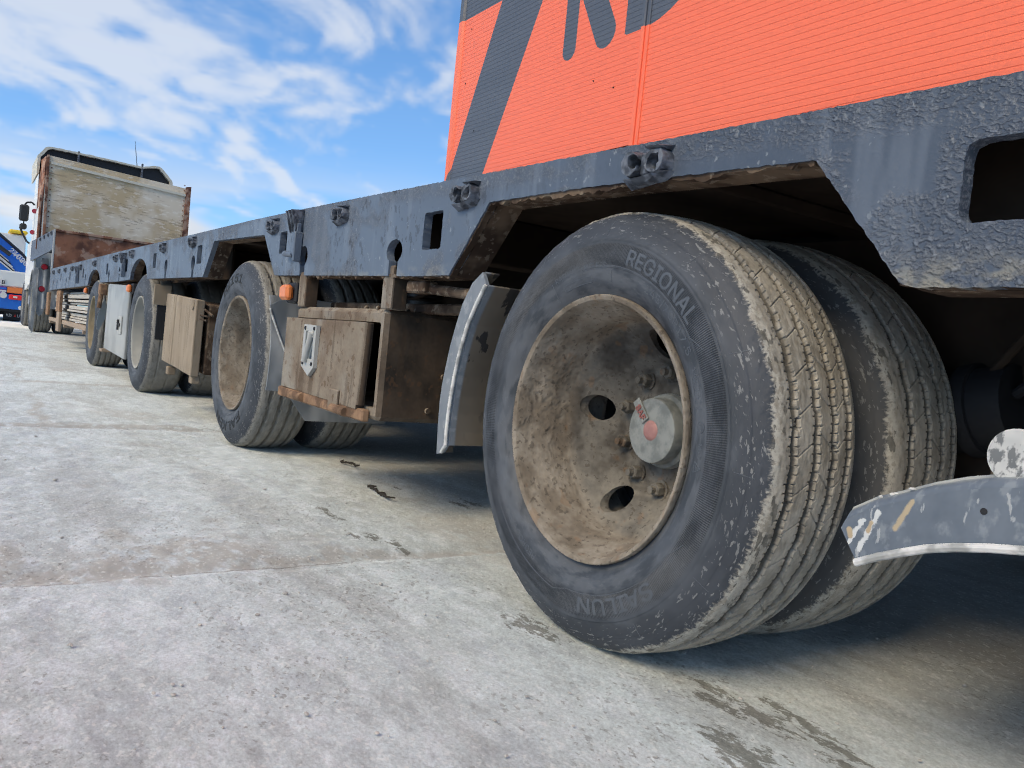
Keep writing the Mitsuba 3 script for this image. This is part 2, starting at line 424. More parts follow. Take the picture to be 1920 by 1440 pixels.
mat('container_paint', proc(container_fn), .36, spec=.5)
mat('orange_paint', (.80, .145, .062), .4)
mat('blue_paint', (.010, .125, .52), .35, spec=.5)
mat('number_white', (.62, .62, .60), .4)
mat('print_black', (.02, .02, .022), .5)
mat('violet_paint', (.16, .05, .30), .4)
mat('yellow_paint', (.75, .52, .03), .4)
mat('chrome', (.6, .6, .6), .25, metallic=.9)
mat('mirror_black', (.025, .027, .03), .4)
mat('board_wood', proc(lambda p, n, uv: mix((.30, .28, .25), (.58, .56, .52), fbm(p.x * 3, p.y * 20, p.z * 60, 3))), .8, spec=.2)
mat('tan_steel', (.31, .24, .18), .7)
mat('stone_grey', proc(lambda p, n, uv: mix((.36, .35, .33), (.56, .55, .53), noise(p.x * 30, p.y * 30, p.z * 3))), .9, spec=.2)
mat('twig_dark', (.035, .03, .025), .8)


# ground: one sheet of worn concrete slabs
STAINS = [(-1.095, -.026, .035, .012), (-1.03, -.03, .045, .013), (-.985, -.02, .03, .008), (-.778, -.017, .03, .014), (-.70, .008, .032, .012), (-.64, .007, .028, .008),
          (-.80, -.06, .03, .008), (-.085, -.005, .055, .028), (.435, -.012, .075, .035), (.36, .11, .05, .02), (.40, .155, .045, .018), (.46, .14, .05, .015), (.30, .085, .04, .014),
          (.25, .12, .035, .012), (.34, .17, .03, .012), (-1.13, .44, .05, .014), (-1.14, .50, .05, .016), (.52, .10, .05, .016), (-1.40, .35, .03, .01)]


def ground_masks(p):
    wob = rn(p.x * 3.2, p.y * 3.2, 4.0, 3) - .5
    fr = (p.x + .585 + wob * .10) / 2.2
    fr = (fr - dr.floor(fr + .5)) * 2.2
    wide = .010 + .10 * smoothstep(.46, .62, rn(p.x * 1.1 + 2, p.y * 2.1 + 5, 6.0, 3))
    ja = smoothstep(wide + .02, wide * .5, dr.abs(fr + wide * .6))
    f0 = p.x + .585 + wob * .10                      # the joint nearest the camera is broken out on its far side
    broken = (.03 + .26 * smoothstep(.02, -.35, p.y) * smoothstep(.30, .62, rn(p.x * .6, p.y * 3.0, 2.0, 3))) * (.35 + 1.3 * rn(p.x * 9, p.y * 9, 7.0, 5, .7))
    ja = dr.maximum(ja, smoothstep(.012, -.004, f0) * smoothstep(broken + .03, broken * .7, -f0))
    jb = smoothstep(.04, .008, dr.abs(p.y + .60 + wob * .16)) * smoothstep(.45, .6, rn(p.x * 2.2, p.y * 2.2, 1.0, 3))
    sand = dr.maximum(ja, jb)
    patch = smoothstep(.62, .70, rn(p.x * 1.3 + 7, p.y * 1.9 + 3, 2.0, 4))
    sand = dr.maximum(sand, patch * .6)
    sand = sand * smoothstep(.25, .55, rn(p.x * 28, p.y * 40, 4.0, 3))
    crack = smoothstep(.005, .001, dr.abs(fr - .012 + (rn(p.x * 30, p.y * 30, 3.0, 3) - .5) * .02)) * smoothstep(.44, .52, rn(p.x * 5, p.y * 5, 8.0, 3))
    return sand, crack


def ground_color(p, n, uv):
    sand, crack = ground_masks(p)
    a = rn(p.x * 2.2, p.y * 3.8, 0.0, 4)
    b = rn(p.x * 15, p.y * 27, 3.0, 5, .65)
    c = mix((.475, .495, .495), (.550, .580, .592), smoothstep(.36, .62, a))
    c = mix(c, C(.64, .655, .68), smoothstep(.50, .66, b) * .65)
    c = mix(c, C(.35, .355, .36), smoothstep(.46, .30, b) * .45)
    c = mix(c, C(.36, .355, .35), smoothstep(.55, .68, rn(p.x * 1.1 + 3, p.y * 4.5, 5.0, 4)) * .5)
    c = mix(c, C(.39, .405, .435), smoothstep(.54, .68, rn(p.x * 7 + 3, p.y * 15, 9.0, 5, .65)) * .4)
    warm = smoothstep(-.50, .05, p.y - p.x * .10)
    c = mix(c, c * C(1.015, 1.0, .965), warm)
    c = c * (.84 + .32 * rn(p.x * 100, p.y * 130, 1.0, 2, .75))
    c = c * (.72 + .56 * rn(p.x * 260, p.y * 320, 4.0, 2, .8))
    c = c * C(.965, 1.01, 1.025)
    c = mix(c, C(.27, .258, .238), smoothstep(.15, .9, p.y + (a - .5) * .5) * smoothstep(3.2, 2.4, p.y) * .65)  # brown under the trailer: dirt, also put in to warm the shade
    sandc = mix((.32, .308, .28), (.43, .418, .39), rn(p.x * 34, p.y * 34, 5.0, 3))
    c = mix(c, sandc, sand * .75)
    sp = smoothstep(.62, .72, rn(p.x * 90, p.y * 130, 7.0, 3)) * smoothstep(.42, .58, rn(p.x * 4, p.y * 4, 4.0, 3))
    c = mix(c, C(.20, .195, .185), sp * .55)
    wl = smoothstep(.60, .74, rn(p.x * 120 + 4, p.y * 150, 9.0, 3))
    c = mix(c, C(.72, .73, .72), wl * .5)
    c = mix(c, C(.19, .175, .155), crack * .6)
    st = mi.Float(0)
    wn = (rn(p.x * 60, p.y * 110, 2.0, 4, .65) - .5) * 4.2
    for x, y, rx, ry in STAINS:
        d = dr.sqrt(dr.square((p.x - x) / rx) + dr.square((p.y - y) / ry)) + wn
        st = dr.maximum(st, smoothstep(1.25, .55, d))
    c = mix(c, c * C(.44, .42, .39), st)
    far = smoothstep(-16.5, -18.0, p.x)  # bright sun on the distant yard, put into the ground colour
    return mix(c, C(.72, .71, .67), far * .9)


def ground_bump(p, n, uv):
    return .9 * rn(p.x * 70, p.y * 80, 0.0, 3, .7) + 1.5 * rn(p.x * 20, p.y * 28, 6.0, 2)


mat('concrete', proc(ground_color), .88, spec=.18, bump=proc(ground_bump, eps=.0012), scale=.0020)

# ------------------------------------------------------------------ ground
def spaced(lo, a, b, hi, d, g):
    mid = np.arange(a, b, d)
    out, s = [b], d
    while out[-1] < hi:
        s *= g; out.append(out[-1] + s)
    left, s = [a - d], d
    while left[-1] > lo:
        s *= g; left.append(left[-1] - s)
    return np.concatenate([left[::-1], mid, out])


gx, gy = spaced(-900, -3.2, .9, 900, .012, 1.055), spaced(-900, -.95, .95, 900, .010, 1.06)
GX, GY = np.meshgrid(gx, gy, indexing='ij')
P3 = np.stack([GX, GY, 0 * GX], -1)
fr = (GX + .585 + (meshkit.fbm(P3 * 3.2, 3, 2) - .5) * .10) / 2.2
fr = (fr - np.floor(fr + .5)) * 2.2
near = np.clip(1.2 - np.hypot(GX, GY) / 14, 0, 1)
GZ = (meshkit.fbm(P3 * [22, 34, 1], 4, 4) - .5) * .006 + (meshkit.fbm(P3 * [3, 5, 1], 3, 9) - .5) * .006
GZ -= .007 * np.exp(-((fr + .02) / .035) ** 2) + .003 * np.exp(-((fr - .012) / .012) ** 2)
GZ = (GZ - .002) * near
V = np.stack([GX, GY, GZ], -1).reshape(-1, 3)
ni, nj = GX.shape
ii, jj = np.meshgrid(np.arange(ni - 1), np.arange(nj - 1), indexing='ij')
q = np.stack([ii * nj + jj, (ii + 1) * nj + jj, (ii + 1) * nj + jj + 1, ii * nj + jj + 1], -1).reshape(-1, 4)
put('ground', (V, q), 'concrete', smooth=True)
labels['ground'] = {'label': 'worn pale grey concrete yard with sandy slab joints and dark oil drips', 'kind': 'structure'}

# ------------------------------------------------------------------ trailer: side rail
TR = 'flatbed_trailer'
thing(TR, 'long blue grey flatbed trailer with rust, twin dusty wheels and side tool boxes', 'trailer')
TOPX = np.array([-12.1, -11.4, -5.55, -3.27, -2.15, -1.44, -.94, -.70, -.07, .30, .52, .67, 3.6])
TOPZ = np.array([1.005, 1.0, .955, .931, .921, .909, .898, .892, .876, .866, .861, .857, .80])


def top(x): return np.interp(x, TOPX, TOPZ)


def arch(xc, half, zb, zt):
    """half-round wheel arch, right to left"""
    return [(xc + half * math.cos(a), zb + (zt - zb) * math.sin(a)) for a in np.linspace(0.05, math.pi - .05, 15)]


lower = [(3.6, .60), (1.9, .612), (.70, .627), (.577, .628), (.561, .634), (.424, .797), (.309, .802), (-.06, .815), (-.392, .8205), (-.543, .667),
         (-.709, .668), (-1.542, .688), (-1.853, .695), (-2.016, .852), (-2.79, .872), (-2.96, .711), (-4.45, .729)] \
    + arch(-4.78, .33, .729, .868) + [(-5.69, .731), (-6.70, .738)] + arch(-7.12, .42, .735, .86) + [(-7.60, .722), (-12.05, .708)]
rail = Polygon([(x, top(x)) for x in np.linspace(-12.05, 3.6, 120)] + lower)


def rrect(x0, x1, z0, z1, r): return sbox(x0 + r, z0 + r, x1 - r, z1 - r).buffer(r, quad_segs=4)


def keyhole(x, z, w, h, slot, zb):
    o = affinity.scale(Point(x, z).buffer(.5, quad_segs=8), w, h)
    return unary_union([o, sbox(x - slot / 2, zb, x + slot / 2, z)])


holes = [rrect(.622, .86, .699, .791, .014), rrect(-.692, -.597, .731, .8215, .006), rrect(-1.82, -1.742, .771, .848, .004),
         keyhole(-.848, .736, .094, .062, .052, .66), keyhole(-1.556, .752, .085, .068, .045, .67)]
for x, z in [(-3.066, .822), (-4.235, .834), (-5.314, .839), (-6.30, .842), (-8.0, .848), (-9.3, .85), (-10.4, .855)]:
    holes.append(rrect(x - .05, x + .05, z - .045, z + .045, .006))
for x, z in [(-3.189, .785), (-3.874, .79), (-5.62, .80), (-6.182, .793), (-7.80, .80), (-8.7, .80), (-9.7, .80), (-10.9, .80), (-11.5, .80)]:
    holes.append(keyhole(x, z, .085, .075, .04, .70))
rail_holed = rail.difference(unary_union(holes))
rail_near = rail_holed.intersection(sbox(-2.4, .2, 1.4, 1.4))
rail_far = rail_holed.difference(sbox(-2.4, .2, 1.4, 1.4))
rails = [rail_far] if rail_far.geom_type == 'Polygon' else list(rail_far.geoms)
near_parts = [rail_near] if rail_near.geom_type == 'Polygon' else list(rail_near.geoms)
rail_mesh = cat(*[plate(roughen(g, .006, .0012, 3), 0, .022) for g in near_parts], *[plate(g, 0, .022) for g in rails])
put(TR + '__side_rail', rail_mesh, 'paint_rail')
put(TR + '__side_rail', cat(plate(rail, 2.478, 2.5)), 'paint_rail')

# flanges folded in under the rail
lw = [(x, z) for x, z in lower]
runs = [lw[0:5], lw[5:9], lw[9:13], lw[14:15], lw[16:17]]
fl = []
for a, b in zip(lw[:-1], lw[1:]):
    a, b = np.array(a), np.array(b)
    n = np.array([-(b - a)[1], (b - a)[0]]); n /= np.linalg.norm(n)
    if n[1] < 0 or abs(b[0] - a[0]) < 1e-6: n = -n if n[1] < 0 else n
    w = .086 if a[0] > -3.1 else .07
    qd = Polygon([a + n * .0, b + n * .0, b + n * .012, a + n * .012])
    fl.append(plate(qd.buffer(.0012), .0226, w))
put(TR + '__rail_flange', cat(*fl), 'rust_underside')
# ragged rust scale hanging from the lower edge
scale = []
for x0, x1, z0, z1, s in [(.56, .95, .632, .627, 1), (-.55, -.39, .66, .82, 2), (-1.5, -.55, .686, .667, 3), (-.39, .42, .820, .797, 4)]:
    xs = np.linspace(x0, x1, int(abs(x1 - x0) / .006))
    zs = np.interp(xs, [min(x0, x1), max(x0, x1)], [z0, z1] if x0 < x1 else [z1, z0])
    dz = np.maximum(meshkit.fbm(np.stack([xs * 60, 0 * xs + s, 0 * xs], 1), 3, s) - .42, 0) * .022
    scale.append(plate(Polygon(list(zip(xs, zs + .004)) + list(zip(xs[::-1], (zs - dz - .001)[::-1]))).buffer(0), .004, .02))
put(TR + '__rust_scale', cat(*scale), 'rust_underside')

# deck and chassis
xs = np.linspace(-12.05, 3.6, 60)
dk = Polygon([(x, top(x) - .003) for x in xs] + [(x, top(x) - .03) for x in xs[::-1]])
put(TR + '__deck', plate(dk, .0225, 2.477), 'rust_dark')
for y in (.62, 1.72):
    put(TR + '__spine_beam', plate(Polygon([(3.6, .36), (3.6, .77), (-7.9, .90), (-7.9, .42), (-5.0, .36)]), y, y + .16), 'rust_dark')
    put(TR + '__beam_flange', plate(Polygon([(3.6, .345), (3.6, .36), (-5.0, .36), (-5.0, .345)]), y - .05, y + .21), 'rust_dark')
for x in np.arange(-11.6, 3.4, .9):
    if any(abs(x - a) < .42 for a in (0, -2.346, -4.697, -7.135)):
        zl = top(x) - .06
        put(TR + '__cross_member', bx(x - .04, x + .04, .09, 2.4, zl, top(x) - .033), 'rust_dark')
    else:
        put(TR + '__cross_member', bx(x - .04, x + .04, .09, 2.4, top(x) - .16, top(x) - .033), 'rust_dark')
AX = [0.0, -2.346, -4.697, -7.135]
# air lines, brake chambers and air bags beside the beams
for x in AX:
    put(TR + '__brake_chamber', cat(rod([x + .30, .60, .47], [x + .44, .60, .50], .075, n=20), rod([x + .36, .60, .482], [x + .385, .60, .488], .085, n=20)), 'black_steel', smooth=35)
    put(TR + '__air_bag', cat(*[rod([x + .56, .60, .50 + .06 * k], [x + .56, .60, .545 + .06 * k], .085, .085, n=20) for k in range(4)]), 'mirror_black', smooth=35)
    put(TR + '__air_hose', path_tube([[x + .44, .58, .52], [x + .55, .54, .60], [x + .72, .53, .62], [x + .9, .55, .56], [x + 1.1, .57, .58], [x + 1.3, .57, .66]], .010), 'black_steel')
    put(TR + '__air_hose', path_tube([[x + .40, .57, .55], [x + .50, .53, .66], [x + .75, .52, .70], [x + 1.1, .55, .69]], .008), 'rust_dark')
# inner web behind the slots
for x0, x1 in [(.50, 3.5), (-1.86, -.60), (-4.40, -3.0), (-6.6, -5.2), (-11.9, -7.7)]:
    put(TR + '__inner_web', plate(Polygon([(x0, .72), (x1, .72), (x1, top(x1) - .034), (x0, top(x0) - .034)]), .14, .15), 'rust_dark')

# ------------------------------------------------------------------ wheels
AX = [0.0, -2.346, -4.697, -7.135]
ZC = .385
DUAL = .298
base_prof = np.array([(.2375, .024), (.243, .0215), (.250, .0165), (.262, .0085), (.28, .003), (.30, .0002), (.318, .0015), (.333, .0055), (.35, .0125), (.363, .0195), (.374, .0275), (.382, .037), (.3868, .049)])


def tyre_mesh(nt, npw, ntr, kind, seed, grooves=True):
    """displaced tyre; uv.u runs round, uv.v from the outer bead (0) over the tread (.4 to .6) to the inner bead (1)"""
    seg = np.linalg.norm(np.diff(base_prof, axis=0), axis=1)
    s = np.concatenate([[0], np.cumsum(seg)]); L = s[-1]
    ss = np.linspace(0, L, npw)
    from scipy.interpolate import PchipInterpolator
    wr, wy = PchipInterpolator(s, base_prof[:, 0])(ss), PchipInterpolator(s, base_prof[:, 1])(ss)
    W = .264
    ty = np.linspace(wy[-1], W - wy[-1], ntr + 2)[1:-1]
    c = (ty - W / 2) / (W / 2 - wy[-1])
    tr = .3868 + .0052 * (1 - c ** 2)
    r = np.concatenate([wr, tr, wr[::-1]]); y = np.concatenate([wy, ty, W - wy[::-1]])
    v = np.concatenate([ss / L * .4, .4 + .2 * (ty - wy[-1]) / (W - 2 * wy[-1]), 1 - ss[::-1] / L * .4])
    th = np.arange(nt) * 2 * np.pi / nt
    R = np.repeat(r[None], nt, 0); Y = np.repeat(y[None], nt, 0); TH = np.repeat(th[:, None], len(r), 1)
    tread = (v > .385) & (v < .615)
    Yt, Tt = Y[:, tread], TH[:, tread]
    k = np.stack([np.cos(Tt) * 9, np.sin(Tt) * 9, Yt * 60], -1)
    nz = meshkit.fbm(k * 3.0, 3, seed) - .5
    d = np.zeros_like(Yt)
    if grooves:
        if kind == 'zig':
            gs, dep, hw, wav = [.073, .121, .163, .202], .0140, .0064, .0018
        elif kind == 'four':
            gs, dep, hw, wav = [.070, .113, .156, .199], .0125, .0052, .0004
        else:
            gs, dep, hw, wav = [.085, .16], .005, .0025, .0004
        for i, g in enumerate(gs):
            ph = i * 1.9
            tri = 2 * np.abs(((Tt * 42 / (2 * np.pi) + ph) % 1) - .5) * 2 - 1
            gy_ = g + wav * tri + nz * .006
            q = np.clip((hw + nz * .006 - np.abs(Yt - gy_)) / .0014 + .5, 0, 1)
            d = np.maximum(d, q * dep)
            # sipes at the groove edges
            ti = (np.arange(nt) % 10 == (i * 3) % 10)[:, None]
            if kind != 'worn':
                d = np.maximum(d, np.where(ti & (np.abs(Yt - gy_) < hw + .0050), .007, 0))
            # slanting cuts between grooves
            if kind == 'zig' and i < 3:
                t2 = ((Tt * 42 / (2 * np.pi) + ph) % 1)
                yy = (Yt - g) / (gs[i + 1] - g)
                on = (yy > 0) & (yy < 1)
                tgt = (.12 + .55 * yy) if i != 1 else (.85 - .6 * yy)
                d = np.maximum(d, np.where(on, np.clip((.019 - np.abs(t2 - tgt)) / .012, 0, 1) * .0045, 0))
    rough = nz * .0018
    R[:, tread] -= d + rough
    # crust of dried mud on the outer shoulder
    sh = (v > .33) & (v < .44)
    ks = np.stack([np.cos(TH[:, sh]) * 30, np.sin(TH[:, sh]) * 30, Y[:, sh] * 160], -1)
    R[:, sh] += np.clip(meshkit.fbm(ks, 3, seed + 9) - .45, 0, 1) * .005 * np.clip((.42 - v[sh]) / .03, 0, 1)
    X, Z = R * np.cos(TH), R * np.sin(TH)
    dth = (TH + np.pi / 2 + np.pi) % (2 * np.pi) - np.pi
    bulge = np.exp(-(dth / .17) ** 2) * np.exp(-((R - .335) / .035) ** 2) * .007
    Y = Y + np.where(Y < W / 2, -bulge, bulge)
    flat = Z < -(ZC - .0005)
    Z = np.where(flat, -(ZC - .0005), Z)
    m = len(r)
    i, j = np.meshgrid(np.arange(nt), np.arange(m - 1), indexing='ij')
    U = np.repeat((np.arange(nt + 1) / nt)[:, None], m, 1)
    X, Y, Z = [np.vstack([a, a[:1]]) for a in (X, Y, Z)]
    f = np.stack([i * m + j, i * m + j + 1, (i + 1) * m + j + 1, (i + 1) * m + j], -1).reshape(-1, 4)
    uv = np.stack([U, np.repeat(v[None], nt + 1, 0)], -1).reshape(-1, 2)
    return (np.stack([X, Y, Z], -1).reshape(-1, 3), f), uv


def face_y(r):
    """outer sidewall surface, y at radius r"""
    return np.interp(r, base_prof[:, 0], base_prof[:, 1])


def bulge_at(r, th):
    d = (th + np.pi / 2 + np.pi) % (2 * np.pi) - np.pi
    return np.exp(-(d / .17) ** 2) * np.exp(-((r - .335) / .035) ** 2) * .007


def arc_text(text, r, height, th0, th1=None, proud=.0011, bold=True, depth=.003):
    """lettering that runs clockwise round the wall from angle th0 (degrees), tops outwards; th1: where it ends"""
    m = meshkit.text_mesh(text, height, depth, bold)
    v = m.vertices
    x0, x1 = v[:, 0].min(), v[:, 0].max()
    span = math.radians(th0 - th1) if th1 is not None else (x1 - x0) / r
    m = trimesh.remesh.subdivide_to_size(m.vertices, m.faces, height * .35) if True else m
    v, f = m
    th = math.radians(th0) - (v[:, 0] - x0) / (x1 - x0) * span
    rr = r + v[:, 1]
    y = face_y(rr) - bulge_at(rr, th) - v[:, 2] * proud / depth + .0004
    return trimesh.Trimesh(np.stack([rr * np.cos(th), y, rr * np.sin(th)], 1), f, process=False)


def arc_line(r0, th0, r1, th1, w=.0012, n=24, proud=.0009):
    t = np.linspace(0, 1, n)
    r, th = r0 + (r1 - r0) * t, np.radians(th0 + (th1 - th0) * t)
    x, z = r * np.cos(th), r * np.sin(th)
    tx, tz = np.gradient(x), np.gradient(z); L = np.hypot(tx, tz); tx, tz = tx / L, tz / L
    y = face_y(r) - bulge_at(r, th)
    V, F = [], []
    for dn, dy in ((-w, .0006), (-w * .5, -proud), (w * .5, -proud), (w, .0006)):
        V.append(np.stack([x - tz * dn, y + dy, z + tx * dn], 1))
    V = np.vstack(V)
    for k in range(3):
        for i in range(n - 1):
            F.append([k * n + i, k * n + i + 1, (k + 1) * n + i + 1, (k + 1) * n + i])
    return trimesh.Trimesh(*meshkit.arrays((V, np.array(F)))[:2], process=False)


def rim_mesh(n=96, holes=True):
    out = [(.2385, .0135), (.2372, .0105), (.2345, .0105), (.2290, .0140), (.2262, .021), (.2245, .032), (.2205, .046), (.2150, .060), (.2085, .075), (.2050, .095), (.2030, .118), (.1985, .129),
           (.185, .142), (.168, .164), (.150, .180), (.136, .193), (.128, .205), (.118, .210), (.030, .210)]
    inn = [(.030, .221), (.120, .221), (.135, .214), (.146, .203), (.158, .187), (.175, .172), (.192, .158), (.2035, .146), (.2075, .170), (.2075, .225), (.219, .236), (.2375, .230), (.236, .215), (.215, .200), (.214, .10), (.2170, .080), (.2265, .055), (.231, .035), (.2385, .0205)]
    m = mani(revolve(out + inn, n))
    if m.volume() < 0:
        mm = revolve(out + inn, n); mm.invert(); m = mani(mm)
    if holes:
        for k in range(5):
            a = math.radians((171, 243, 315, 25, 88)[k])
            c = np.array([.163 * math.cos(a), 0, .163 * math.sin(a)])
            m = m - mani(rod(c + [0, .10, 0], c + [0, .26, 0], .026, n=20))
    return m


def hexnut(c, r, y0, y1):
    an = np.arange(6) * np.pi / 3 + random.random()
    pts = []
    for y, k in ((y0, 1.0), (y1 + .003, 1.0), (y1, .85)):
        pts += [[c[0] + r * k * math.cos(a), y, c[1] + r * k * math.sin(a)] for a in an]
    return cat(trimesh.convex.convex_hull(np.array(pts)), rod([c[0], y1 - .010, c[1]], [c[0], y0, c[1]], r * .52, n=10), rod([c[0], y0 - .003, c[1]], [c[0], y0, c[1]], r * 1.35, n=12))


t_zig, uv_zig = tyre_mesh(1800, 64, 150, 'zig', 3)
t_four, uv_four = tyre_mesh(600, 30, 64, 'four', 5)
t_worn, uv_worn = tyre_mesh(480, 26, 40, 'worn', 6)
RIM = rim_mesh()
RIM_PLAIN = rim_mesh(64)
cap_prof = [(.0001, .1635), (.055, .1635), (.0605, .1655), (.0625, .171), (.0635, .190), (.070, .196), (.0725, .206), (.0725, .2105), (.0001, .2105)]
drum_prof = [(.0001, .2215), (.15, .2215), (.19, .235), (.195, .27), (.195, .56), (.0001, .56)]


def place(key, source, x, y, spin=0.0, flip=False):
    to = T().translate([x, y, ZC])
    if flip: to = to.rotate([0, 0, 1], 180)
    if spin: to = to.rotate([0, 1, 0], spin)
    scene[key] = {**scene[source], 'to_world': to}


src = {}
for nm, (mesh, uv, mt, sm) in {'zig': (t_zig, uv_zig, 'tyre_near', True), 'four': (t_four, uv_four, 'tyre_far', True), 'worn': (t_worn, uv_worn, 'tyre_far', True),
                               'rim': (RIM, None, 'rim_dust', 35), 'rim2': (RIM_PLAIN, None, 'rim_dust', 35)}.items():
    scene['tmp_' + nm] = mikit.ply(mesh, mt, smooth=sm, uv=uv)
for w, ax in enumerate(AX):
    for side in (0, 1):            # 0: the side in view, 1: the far side
        for dual in (0, 1):
            key = f'{TR}__wheel' + ('' if (w, side, dual) == (0, 0, 0) else f'_{w * 4 + side * 2 + dual:03d}')
            y = dual * DUAL if side == 0 else 2.5 - dual * DUAL
            kind = ['zig', 'four', 'worn', 'four'][w] if side == 0 else 'worn'
            place(key + '__tyre', 'tmp_' + kind, ax, y, flip=side == 1)
            if (w, side, dual) == (0, 0, 1): scene[key + '__tyre']['bsdf'] = {'type': 'ref', 'id': 'tyre_inner'}
            if side == 1 and dual == 1: continue
            place(key + '__rim', 'tmp_rim' if w == 0 and side == 0 else 'tmp_rim2', ax, y, spin=0 if w == 0 else 20 * w, flip=side == 1)
            if side == 0 and w == 2: scene[key + '__rim']['bsdf'] = {'type': 'ref', 'id': 'rim_grey'}
            if side == 0 and w == 3: scene[key + '__rim']['bsdf'] = {'type': 'ref', 'id': 'rim_ochre'}
            if side == 0 and dual == 0:
                put(key + '__hub_cap', moved(revolve(cap_prof, 40, False), ax, 0, ZC), 'hub_grey' if w == 0 else 'rim_dust', smooth=30)
                for k in range(10):
                    a = math.radians(90 + 36 * k)
                    put(key + '__wheel_nut', moved(hexnut((.1125 * math.cos(a), .1125 * math.sin(a)), .0135, .2095, .188), ax, 0, ZC), 'rim_dust')
    put(f'{TR}__axle', rod([ax, .23, ZC], [ax, 2.27, ZC], .075, n=20), 'black_steel')
    put(f'{TR}__brake_drum', moved(revolve(drum_prof, 40, False), ax, 0.0, ZC), 'black_steel', smooth=30)
for nm in src: pass
for k in [k for k in scene if k.startswith('tmp_')]: del scene[k]
WH = TR + '__wheel'
pinkp = [(.0001, .1588), (.010, .1592), (.016, .1605), (.0192, .1634)]
put(WH + '__cap_plug', moved(revolve(pinkp, 24, False), 0, 0, ZC), 'hub_pink', smooth=True)
labels[WH + '__cap_plug'] = {'label': 'round faded pink plug in the middle of the grey hub cap'}
# name plate on the hub cap, text runs inwards
nm = meshkit.text_mesh('SAF', .0125, .002, True)
nm.vertices -= [nm.vertices[:, 0].mean(), .00625, 0]
tagp = bx(-.024, .024, -.0015, .002, -.0095, .0095, .001)


def on_cap(m, text):
    v = m.vertices.copy()
    if text: v = np.stack([v[:, 0], -v[:, 2], v[:, 1]], 1)
    a = math.radians(-50)
    x, z = v[:, 0] * math.cos(a) - v[:, 2] * math.sin(a), v[:, 0] * math.sin(a) + v[:, 2] * math.cos(a)
    return trimesh.Trimesh(np.stack([x - .0285, v[:, 1] + .1605 - (.0018 if text else 0), z + ZC + .0345], 1), m.faces, process=False)


put(WH + '__name_plate', on_cap(tagp, False), 'hub_grey')
put(WH + '__lettering', on_cap(nm, True), 'tag_red')
# raised lettering of the nearest tyre
txt = [arc_text('REGIONAL', .2945, .0255, 76.5, 39.8), arc_text('245/70R17.5', .2665, .0145, 64.5, 31.8, bold=False), arc_text('143/141J', .2695, .0095, 27.0, 13.2, bold=False),
       arc_text('M+S', .271, .009, 2.6, -2.2, bold=False), arc_text('RADIAL TUBELESS', .2815, .011, 115.8, 86.5, bold=False), arc_text('REGROOVABLE', .2770, .0105, -112, -140, bold=False),
       arc_text('SAILUN', .2945, .0255, -47, -83),
       arc_text('LOAD RANGE H', .2725, .005, 108, 97, bold=False), arc_text('AT 830 KPA', .2625, .006, 25, 13.5, bold=False)]
circ = [arc_line(.2745 + .0085 * math.sin(a), 7.8 + 1.78 * math.cos(a), .2745 + .0085 * math.sin(b), 7.8 + 1.78 * math.cos(b), .0008, 3) for a, b in zip(np.linspace(0, 2 * np.pi, 21)[:-1], np.linspace(0, 2 * np.pi, 21)[1:])]
tri = [arc_line(.2655, -3.2, .2655, -6.8, .0009), arc_line(.2655, -3.2, .2835, -5.0, .0009), arc_line(.2655, -6.8, .2835, -5.0, .0009)]
flake = [arc_line(.271 + .004 * math.sin(a), -5 + .8 * math.cos(a), .271 - .004 * math.sin(a), -5 - .8 * math.cos(a), .0006, 3) for a in (0, 1.05, 2.1)]
ghi = [arc_text('GHI', .272, .006, 9.0, 6.4, bold=False)]
lines = [arc_line(.2605, 112.5, .2605, 95.5, .0009), arc_line(.2705, 112.5, .2705, 95.5, .0009), arc_line(.2605, 112.5, .2705, 112.5, .0009), arc_line(.2605, 95.5, .2705, 95.5, .0009),
         arc_line(.288, 84, .288, 36, .0009, 60), arc_line(.288, 36, .305, 30, .0009), arc_line(.288, 118, .252, 118, .0009), arc_line(.255, 84, .28, 83.6, .0008), arc_line(.2995, -97, .2995, -145, .001, 60), arc_line(.288, -90, .2995, -97, .001),
         arc_line(.288, -90, .288, -35, .001, 60), arc_line(.288, -35, .302, -28, .001)]
for a in (90, 55, 26, -3, -33, -60, -95, 150, 122): lines.append(arc_line(.340, a, .368, a - .6, .0009, 8))
put(WH + '__lettering', moved(cat(*txt, *ghi), 0, 0, ZC), 'letter_rubber')
put(WH + '__sidewall_line', moved(cat(*circ, *tri, *flake, *lines), 0, 0, ZC), 'letter_rubber')
# lettering of the second wheel: sunk, dark
put(f'{TR}__wheel_004__lettering', moved(cat(arc_text('FALKEN', .288, .036, -50, -118, proud=.0016), arc_text('RI151', .292, .036, 128, 76, proud=.0016)), AX[1], 0, ZC), 'groove_dark')
put(f'{TR}__wheel_008__lettering', moved(cat(arc_text('REGIONAL', .29, .022, 60, 20, proud=.0016), arc_text('TUBELESS', .29, .02, -60, -100, proud=.0016)), AX[2], 0, ZC), 'letter_rubber')

